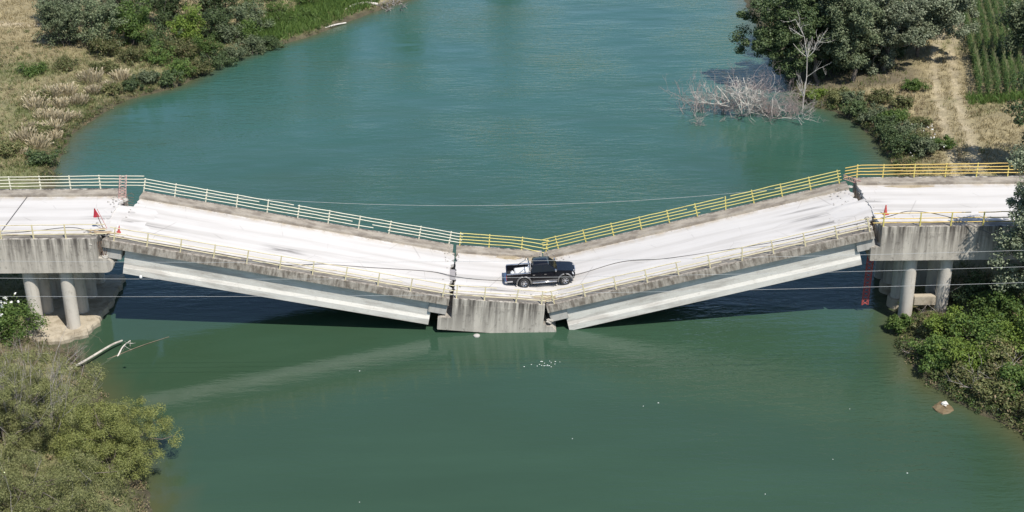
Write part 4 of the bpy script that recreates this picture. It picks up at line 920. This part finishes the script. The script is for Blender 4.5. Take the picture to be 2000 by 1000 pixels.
def twig_heap(name, loc, label, group, seed, n, L, r, depth, mat, spread=0.75, up=0.7, box=(1, 1), upb=0.04, cat='dead branches', nb=(2, 4)):
    rng = np.random.default_rng(seed); out = []
    for k in range(n):
        p = ((rng.random()-.5)*2*box[0], (rng.random()-.5)*2*box[1], -0.3); d = np.array([rng.normal()*spread, rng.normal()*spread, up])
        grow(rng, p, d, L*(0.6+0.7*rng.random()), r, depth, out, upb, nb)
    o = tubes(name, out, mat, None, 3); o.location = (loc[0], loc[1], max(-0.1, G(*loc)) if len(loc) == 2 else loc[2]); return tag(o, label, cat, group)
twig_heap('dead_brush', (-31.8, -8.6), 'tangle of grey dead twigs between the left footing and willow', 'dead brush on the near banks', 60, 46, 1.3, 0.022, 3, 'dead_brown', 0.8, 0.5, (2.6, 1.0))
twig_heap('dead_brush', (-35.8, -9.4), 'brown dead twigs at the left edge below the flowering bush', 'dead brush on the near banks', 61, 34, 1.2, 0.022, 3, 'dead_brown', 0.8, 0.5, (2.0, 1.0))
twig_heap('dead_brush', (30.0, -5.0), 'brown dead twigs heaped against the right pier foot', 'dead brush on the near banks', 62, 30, 0.9, 0.02, 3, 'dead_brown', 0.9, 0.25, (1.6, 0.7))
twig_heap('dead_brush', (30.4, -4.6), 'bare grey branch leaning on the right pier cross beam', 'dead brush on the near banks', 63, 5, 2.0, 0.03, 2, 'dead_grey', 0.6, 0.7, (0.5, 0.2))
twig_heap('dead_brush', (30.9, -14.4), 'bare grey branches hanging into the water at near right', 'dead brush on the near banks', 64, 10, 1.8, 0.035, 2, 'dead_grey', 1.0, 0.35, (1.0, 0.7))
twig_heap('dead_brush', (33.6, -16.6), 'grey dead twigs at the right edge of the near bank', 'dead brush on the near banks', 65, 22, 1.0, 0.02, 3, 'dead_brown', 1.0, 0.4, (1.8, 0.6))
twig_heap('dead_brush', (28.4, -9.4), 'thin dead branches lying on the shore under the bright bush', 'dead brush on the near banks', 66, 8, 1.2, 0.025, 2, 'dead_grey', 1.2, 0.1, (0.9, 0.8))
# drowned dead bushes in the river
GD = 'drowned dead bushes in the river'
twig_heap('drowned_bush', (20.8, 41.2, -0.05), 'wide drowned dead bush standing in the river', GD, 70, 66, 2.4, 0.033, 4, 'dead_pink', 0.6, 0.85, (3.6, 1.1), cat='dead bush', nb=(2, 3))
twig_heap('drowned_bush', (26.4, 39.8, -0.05), 'reddish drowned dead bush beside the right bank', GD, 71, 50, 2.1, 0.03, 4, 'dead_pink', 0.6, 0.85, (2.0, 0.9), cat='dead bush', nb=(2, 3))
twig_heap('drowned_bush', (22.6, 39.9, -0.05), 'pale forked bare limbs rising from the wide dead bush', GD, 72, 6, 3.6, 0.08, 3, 'dead_pale', 0.4, 0.9, (0.4, 0.3), cat='dead bush')
twig_heap('drowned_bush', (25.4, 39.0, -0.05), 'pale limbs leaning right out of the reddish dead bush', GD, 73, 5, 2.8, 0.06, 3, 'dead_pale', 0.6, 0.7, (0.5, 0.3), cat='dead bush')
twig_heap('drowned_bush', (18.4, 38.2, -0.05), 'thin grey branches trailing at the left of the dead bush', GD, 74, 12, 1.4, 0.03, 2, 'dead_grey', 0.9, 0.3, (1.6, 0.8), cat='dead bush')
twig_heap('drowned_bush', (28.6, 38.2, -0.05), 'thin grey branches in the water by the right bank', GD, 75, 9, 1.1, 0.025, 2, 'dead_grey', 1.1, 0.2, (1.0, 0.7), cat='dead bush')
out = []; rg = np.random.default_rng(80)
sap = [np.array(p) for p in ((0, 0, -.4), (.05, 0, 1.5), (.2, .1, 3.6), (.1, .1, 5.6), (-.3, .1, 7.6))]; out.append((sap, .06, .025))
for k in range(15): grow(rg, sap[rg.integers(1, 5)], np.array([rg.normal()*1.0, rg.normal()*0.5, 0.7]), 1.9, 0.028, 2, out, 0.1, (1, 3), 0.5)
o = tubes('dead_sapling', out, 'dead_pale', None, 4); o.location = (28.6, 40.6, -0.05); tag(o, 'bare pale dead sapling standing in front of the dark tree', 'dead tree')
# logs
def logs(name, pts, r0, r1, mat, label, cat='log', branches=0, seed=0):
    rg = np.random.default_rng(seed); P = spline(pts, 5); out = [(P, r0, r1)]
    for k in range(branches): grow(rg, P[rg.integers(len(P)//2, len(P))], rg.normal(size=3)*np.array([1, 1, .4]), 0.9, r1*0.6, 1, out)
    o = tubes(name, out, mat, None, 7); tag(o, label, cat); return o
logs('fallen_log', [(-30.4, -10.4, .35), (-29.0, -8.6, .45), (-27.8, -6.5, .45), (-27.2, -5.6, .35)], .10, .07, 'dead_log', 'pale bare log slanting into the water before the left footing', seed=1)
logs('fallen_branch', [(-27.2, -7.2, -.05), (-27.0, -6.3, .25), (-26.6, -5.7, .4)], .06, .03, 'dead_pale', 'short forked pale branch beside the slanting log', 'branch', 3, 2)
logs('fallen_branch', [(-27.8, -7.6, -.02), (-25.9, -5.9, .06), (-24.2, -4.5, .02)], .03, .015, 'dead_brown', 'thin dark branch floating right of the slanting log', 'branch', 0, 3)
logs('fallen_branch', [(-30.3, -6.6, 0.0), (-30.0, -7.3, .25), (-29.8, -7.9, .2)], .04, .02, 'dead_grey', 'small grey branch leaning at the left footing', 'branch', 0, 4)
logs('driftwood_log', [(-20.6, 75.2, .35), (-19.2, 78.2, .7), (-17.6, 79.8, .8), (-16.0, 80.4, .5)], .22, .16, 'dead_pale', 'long pale driftwood log at the top edge of the left bank', seed=5)
logs('driftwood_log', [(-21.6, 71.4, .12), (-20.4, 72.6, .2), (-19.2, 73.6, .15)], .12, .08, 'dead_pale', 'short pale driftwood log on the muddy left shore', seed=6)
twig_heap('driftwood_heap', (-15.2, 80.8, 0.1), 'tangled grey driftwood heap at the end of the left bank', None, 76, 30, 1.5, 0.06, 2, 'dead_grey', 1.2, 0.25, (2.2, 0.9), cat='driftwood')
logs('fallen_branch', [(27.1, -9.6, .2), (28.2, -11.2, .15), (29.2, -12.0, .05)], .05, .025, 'dead_grey', 'bare branch lying at the waterline of near right bank', 'branch', 2, 7)
logs('fallen_branch', [(29.6, -12.6, .9), (30.0, -13.8, .5), (31.0, -15.2, .1)], .08, .03, 'dead_grey', 'grey forked limb dipping into the water at near right', 'branch', 5, 8)
o = rock('river_rock', (27.3, -15.6, -0.08), 0.72, 91, 'wet_rock', 0.34) if plain('wet_rock', (0.16, 0.115, 0.06), 0.6) else 0; tag(o, 'brown flat rock in the water at near right', 'rock')
o = rock('river_rock', (27.4, -15.4, 0.2), 0.2, 92, 'white_rock', 0.7) if plain('white_rock', (0.6, 0.58, 0.52), 0.9) else 0; tag(o, 'small white stone on top of the flat river rock', 'rock')

# --- maize: one object for each row
def corn_row(rng, L):
    VV, FF, n = [], [], 0; T, TF, tn = [], [], 0
    y = 0.0
    while y < L:
        h = 2.15+rng.normal()*0.16; bx, by = rng.normal()*0.05, y
        for k in range(9):
            z = 0.25+(h-0.45)*k/8; a = rng.random()*6.28; ln = (0.50-0.02*abs(k-4)*2)*(0.8+0.4*rng.random()); dx, dy = math.cos(a), math.sin(a)*0.8; wv = 0.05
            px, py = -dy*wv, dx*wv
            pts = [(0, 0), (0.45*ln, 0.30*ln), (0.9*ln, 0.08*ln)]
            for i, (s, u) in enumerate(pts):
                ww = (1.0, 1.2, 0.25)[i]; VV += [(bx+dx*s-px*ww, by+dy*s-py*ww, z+u), (bx+dx*s+px*ww, by+dy*s+py*ww, z+u)]
            FF += [(n, n+1, n+3, n+2), (n+2, n+3, n+5, n+4)]; n += 6
        VV += [(bx-.018, by, 0), (bx+.018, by, 0), (bx+.012, by, h), (bx-.012, by, h)]; FF.append((n, n+1, n+2, n+3)); n += 4
        for k in range(3):
            a = rng.random()*6.28; T += [(bx-.015, by, h-.05), (bx+.015, by, h-.05), (bx+.14*math.cos(a)+.015, by+.14*math.sin(a), h+.3), (bx+.14*math.cos(a)-.015, by+.14*math.sin(a), h+.3)]; TF.append((tn, tn+1, tn+2, tn+3)); tn += 4
        y += 0.22+0.08*rng.random()
    return np.array(VV), np.array(FF), np.array(T), np.array(TF)
rgc = np.random.default_rng(12); ORD = ['first', 'second', 'third', 'fourth', 'fifth', 'sixth', 'seventh', 'eighth', 'ninth', 'tenth', 'eleventh', 'twelfth']
for i in range(12):
    x = 45.3+0.86*i; y0 = 39.2+rgc.normal()*0.25
    VV, FF, T, TF = corn_row(rgc, 34 if i < 9 else 20); xo = np.interp(VV[:, 1], [0, 40], [0, 9.0]); VV[:, 0] += xo; T[:, 0] += np.interp(T[:, 1], [0, 40], [0, 9.0])
    t = empty('corn_row', (x, y0, G(x, y0)-.05)); tag(t, '%s row of tall green corn counted from the dirt track' % ORD[i], 'corn row', 'corn rows')
    tag(mesh_np('stalks_and_leaves', VV, FF, 'leaf_corn', t), kind='stuff'); tag(mesh_np('tassels', T, TF, 'leaf_tassel', t), kind='stuff')

# --- dry reed clumps on the left slope
GRD = 'dry reed clumps on the left slope'
def reed_clump(loc, seed, r, h, n, mat='reed_dry'):
    rg = np.random.default_rng(seed); a = rg.random(n)*6.28; q = rg.random(n)**0.6*r; b = np.stack([q*np.cos(a), q*np.sin(a), np.zeros(n)], 1)
    d = b/r*0.5+rg.normal(size=(n, 3))*0.22+np.array([0.05, 0, 1]); d /= np.linalg.norm(d, axis=1)[:, None]
    hh = h*(0.6+0.6*rg.random(n))[:, None]; s = np.cross(d, rg.normal(size=(n, 3))); s /= np.linalg.norm(s, axis=1)[:, None]
    V = np.stack([b-s*.018, b+s*.018, b+d*hh*.65+s*.03, b+d*hh*.65-s*.03], 1).reshape(-1, 3); tip = d*hh+np.array([0, 0, -0.1])*hh
    V2 = np.stack([b+d*hh*.65-s*.03, b+d*hh*.65+s*.03, b+tip+s*.05, b+tip-s*.05], 1).reshape(-1, 3)
    o = mesh_np('reed_clump', np.concatenate([V, V2]), np.arange(n*8).reshape(-1, 4), mat); o.location = (loc[0], loc[1], G(*loc)-.03); return o
RP = [(-46.2,41.0),(-45.3,42.6),(-44.6,44.4),(-43.9,45.8),(-47.3,39.6),(-46.8,37.8),(-48.2,37.0),(-42.9,47.0),(-44.0,42.4),(-45.6,39.4),(-41.9,48.4),(-45.0,37.0),(-48.9,34.6),(-41.4,50.2),(-39.8,50.8),(-46.4,33.6),(-44.6,33.4),(-47.8,31.4),(-43.6,39.6)]
RP = [(-47.2,43.8),(-45.8,44.5),(-44.7,46.0),(-42.9,43.6),(-42.2,46.7),(-44.9,39.2),(-45.5,36.3),(-43.4,39.1),(-42.6,40.4),(-43.6,32.1),(-43.0,34.8),(-44.5,29.5),(-42.9,49.2),(-41.1,48.6),(-43.4,36.4),(-46.4,41.4),(-40.2,50.4),(-45.2,33.2),(-44.2,42.0)]
RP.sort(key=lambda p: p[1])
CNT = ['first', 'second', 'third', 'fourth', 'fifth', 'sixth', 'seventh', 'eighth', 'ninth', 'tenth', 'eleventh', 'twelfth', 'thirteenth', 'fourteenth', 'fifteenth', 'sixteenth', 'seventeenth', 'eighteenth', 'nineteenth']
for i, p in enumerate(RP): tag(reed_clump(p, 600+i, 0.5+0.5*((i*7) % 5)/4, 0.7+0.6*((i*3) % 4)/3, 110+40*((i*5) % 4)), 'pale dry reed clump on left slope, %s counted upward from the railing' % CNT[i], 'reeds', GRD)

# --- grasses (uncountable)
def grass(name, mat, label, pts, h, seed, blades=4, wd=0.03, spread=0.14):
    rg = np.random.default_rng(seed); p = np.repeat(pts, blades, 0); n = len(p); hh = np.repeat(h, blades)*(0.6+0.7*rg.random(n))
    b = p+np.stack([rg.normal(size=n)*spread, rg.normal(size=n)*spread, np.zeros(n)], 1); b[:, 2] = gz(b[:, 0], b[:, 1])-.02
    d = rg.normal(size=(n, 3))*0.38+np.array([0, 0, 1]); d /= np.linalg.norm(d, axis=1)[:, None]; s = np.cross(d, rg.normal(size=(n, 3))); s /= np.linalg.norm(s, axis=1)[:, None]
    hh = hh[:, None]; wv = wd*(0.7+0.6*rg.random(n))[:, None]
    V = np.stack([b-s*wv, b+s*wv, b+d*hh+s*wv*.3+np.array([0, 0, -.05])*hh, b+d*hh-s*wv*.3], 1).reshape(-1, 3)
    o = mesh_np(name, V, np.arange(n*4).reshape(-1, 4), mat); return tag(o, label, 'grass', None, 'stuff')
rgg = np.random.default_rng(99)
def scatter(n, x0, x1, y0, y1, f):
    P = np.stack([x0+(x1-x0)*rgg.random(n), y0+(y1-y0)*rgg.random(n), np.zeros(n)], 1); keep = rgg.random(n) < f(P[:, 0], P[:, 1]); return P[keep]
ld = lambda x, y: soft(land(x, y), 0.05, 0.5)
notrack = lambda x, y: 1-0.92*np.exp(-(np.minimum(dist_line(x, y, TRK[0]), dist_line(x, y, TRK[1]))/0.5)**4)
A = scatter(26000, -70, -28, 24, 90, lambda x, y: ld(x, y)*(1-green_mask(x, y)*0.8)*0.75); B = scatter(16000, 29, 60, 20, 70, lambda x, y: ld(x, y)*notrack(x, y)*(1-0.85*soft(4.5-np.hypot((x-35.5)/2.1, (y-48.6)/1.15), 0, 1.2))*(1-green_mask(x, y)*0.6)*(1-0.8*soft(x+0-45, 0, 1)*soft(y-39, 0, 1))*0.8)
grass('dry_grass', 'grass_dry', 'dry straw coloured grass over the river banks', np.concatenate([A, B]), np.full(len(A)+len(B), 0.26)*(0.6+rgg.random(len(A)+len(B))), 1)
A = scatter(26000, -70, -28, 24, 90, lambda x, y: ld(x, y)*green_mask(x, y)*0.9); B = scatter(14000, 29, 60, 20, 70, lambda x, y: ld(x, y)*notrack(x, y)*green_mask(x, y)); D = scatter(5000, 26, 60, -30, 8, ld); E_ = scatter(7000, -60, -19, -34, 12, ld)
P4 = np.concatenate([A, B, D, E_]); grass('meadow_grass', 'grass_green', 'green and straw meadow grass over the river banks', P4, 0.30*(0.6+rgg.random(len(P4))), 2)
A = scatter(9000, -33, -16, 64, 84, lambda x, y: soft(land(x, y), 0.6, 1.2)*soft(7-land(x, y), 0, 2)); B = scatter(2500, 42.5, 56, 34, 42, lambda x, y: soft(x-44+0.0*y, 0, .5)*soft(1.2-np.abs(y-38.6), 0, .6))
P5 = np.concatenate([A, B]); grass('lush_grass', 'grass_lush', 'lush green grass at the driftwood bank and corn edge', P5, 0.55*(0.6+rgg.random(len(P5))), 3, 6, 0.035)
def undergrowth(name, mat, label, P, seed, r=(0.25, 0.6), nl=42, ls=0.15):
    rg = np.random.default_rng(seed); P = P.copy(); rad = r[0]+(r[1]-r[0])*rg.random(len(P)); P[:, 2] = gz(P[:, 0], P[:, 1])+rad*0.45
    V, F = leaf_quads(rg, P, rad, nl, ls, 0.4, 0.6, 0.75, 0.5); o = mesh_np(name, V, F, mat); return tag(o, label, 'undergrowth', None, 'stuff')
near = lambda w0, w1: (lambda x, y: soft(land(x, y), -0.05, 0.3)*soft(w1-land(x, y), 0, w0))
notgrove = lambda x, y: 1-soft(4-np.hypot((x-35)/2.2, (y-50)/1.4), 0, 2)*0.8
PF = np.concatenate([scatter(5200, -46, -12, 24, 84, near(0.5, 1.2)), scatter(2200, 28, 36, 22, 60, near(0.5, 1.2)), scatter(2200, 25, 36, -24, -2, near(0.5, 1.2))]); P6 = scatter(900, -52, -28, 26, 66, near(3, 5)); P7 = scatter(330, 29, 41, 22, 46, near(2, 4)); P8 = scatter(420, 26, 38, -24, -2, near(5, 14)); P9 = scatter(500, -42, -20, -32, -4, near(5, 14))
PA = scatter(800, -66, -36, 24, 66, lambda x, y: 0.5*ld(x, y)); PB = scatter(200, 33, 40, 22, 44, lambda x, y: ld(x, y)*notrack(x, y)); PC = scatter(420, 26, 40, -24, 2, ld)
undergrowth('bank_undergrowth', 'leaf_olive', 'olive weeds covering the banks', np.concatenate([P6[::2], P7[::2], P9[::2], PA, PC[::2], PF[::3]]), 21)
undergrowth('green_undergrowth', 'leaf_green', 'green weeds along the water', np.concatenate([P6[1::4], P7[1::4], P8[::2], PA[::5], PC[1::2], PF[::4]]), 22)
undergrowth('dark_undergrowth', 'leaf_dark', 'dark weeds hanging over the waterline', np.concatenate([P6[3::4], P7[3::4], P8[1::2], PF[1::3]]), 23, (0.2, 0.5))
undergrowth('brown_undergrowth', 'weed_brown', 'dry brown weeds on the banks', np.concatenate([PA[1::3], PB, P9[1::2], P6[2::6], PC[::4], PF[2::6]]), 24, (0.2, 0.5), 40, 0.14)
# flowers beside the track
fc = scatter(260, 35.6, 39.5, 26, 33, ld); fc[:, 2] = gz(fc[:, 0], fc[:, 1])+0.45; fc = fc[:70]
V, F = leaf_quads(rgg, fc, np.full(len(fc), 0.1), 4, 0.1, 1.0, 1.0); tag(mesh_np('wild_flowers', V, F, 'petal'), 'white wild flowers dotted beside the dirt track', 'flowers', None, 'stuff')
# flecks of foam drifting on the river
ff_ = []
for k in range(20): ff_.append((2.0+rgg.normal()*0.55, -9.2+rgg.normal()*0.35))
ff_ = [(x+0.9*(y+9.2), y) for x, y in ff_]
for k in range(9): ff_.append((rgg.uniform(-19, 24), rgg.uniform(-26, -8)))
V, F = [], []
for i, (x, y) in enumerate(ff_):
    s = rgg.uniform(0.018, 0.04); V += [(x+s*math.cos(a)*1.6, y+s*math.sin(a), 0.004) for a in (0, 1.57, 3.14, 4.71)]+[(x, y, 0.03)]
    n = i*5; F += [(n, n+1, n+4), (n+1, n+2, n+4), (n+2, n+3, n+4), (n+3, n, n+4)]
tag(mesh_np('foam_flecks', V, F, 'foam'), 'white foam flecks drifting on the near water', 'foam', None, 'stuff')
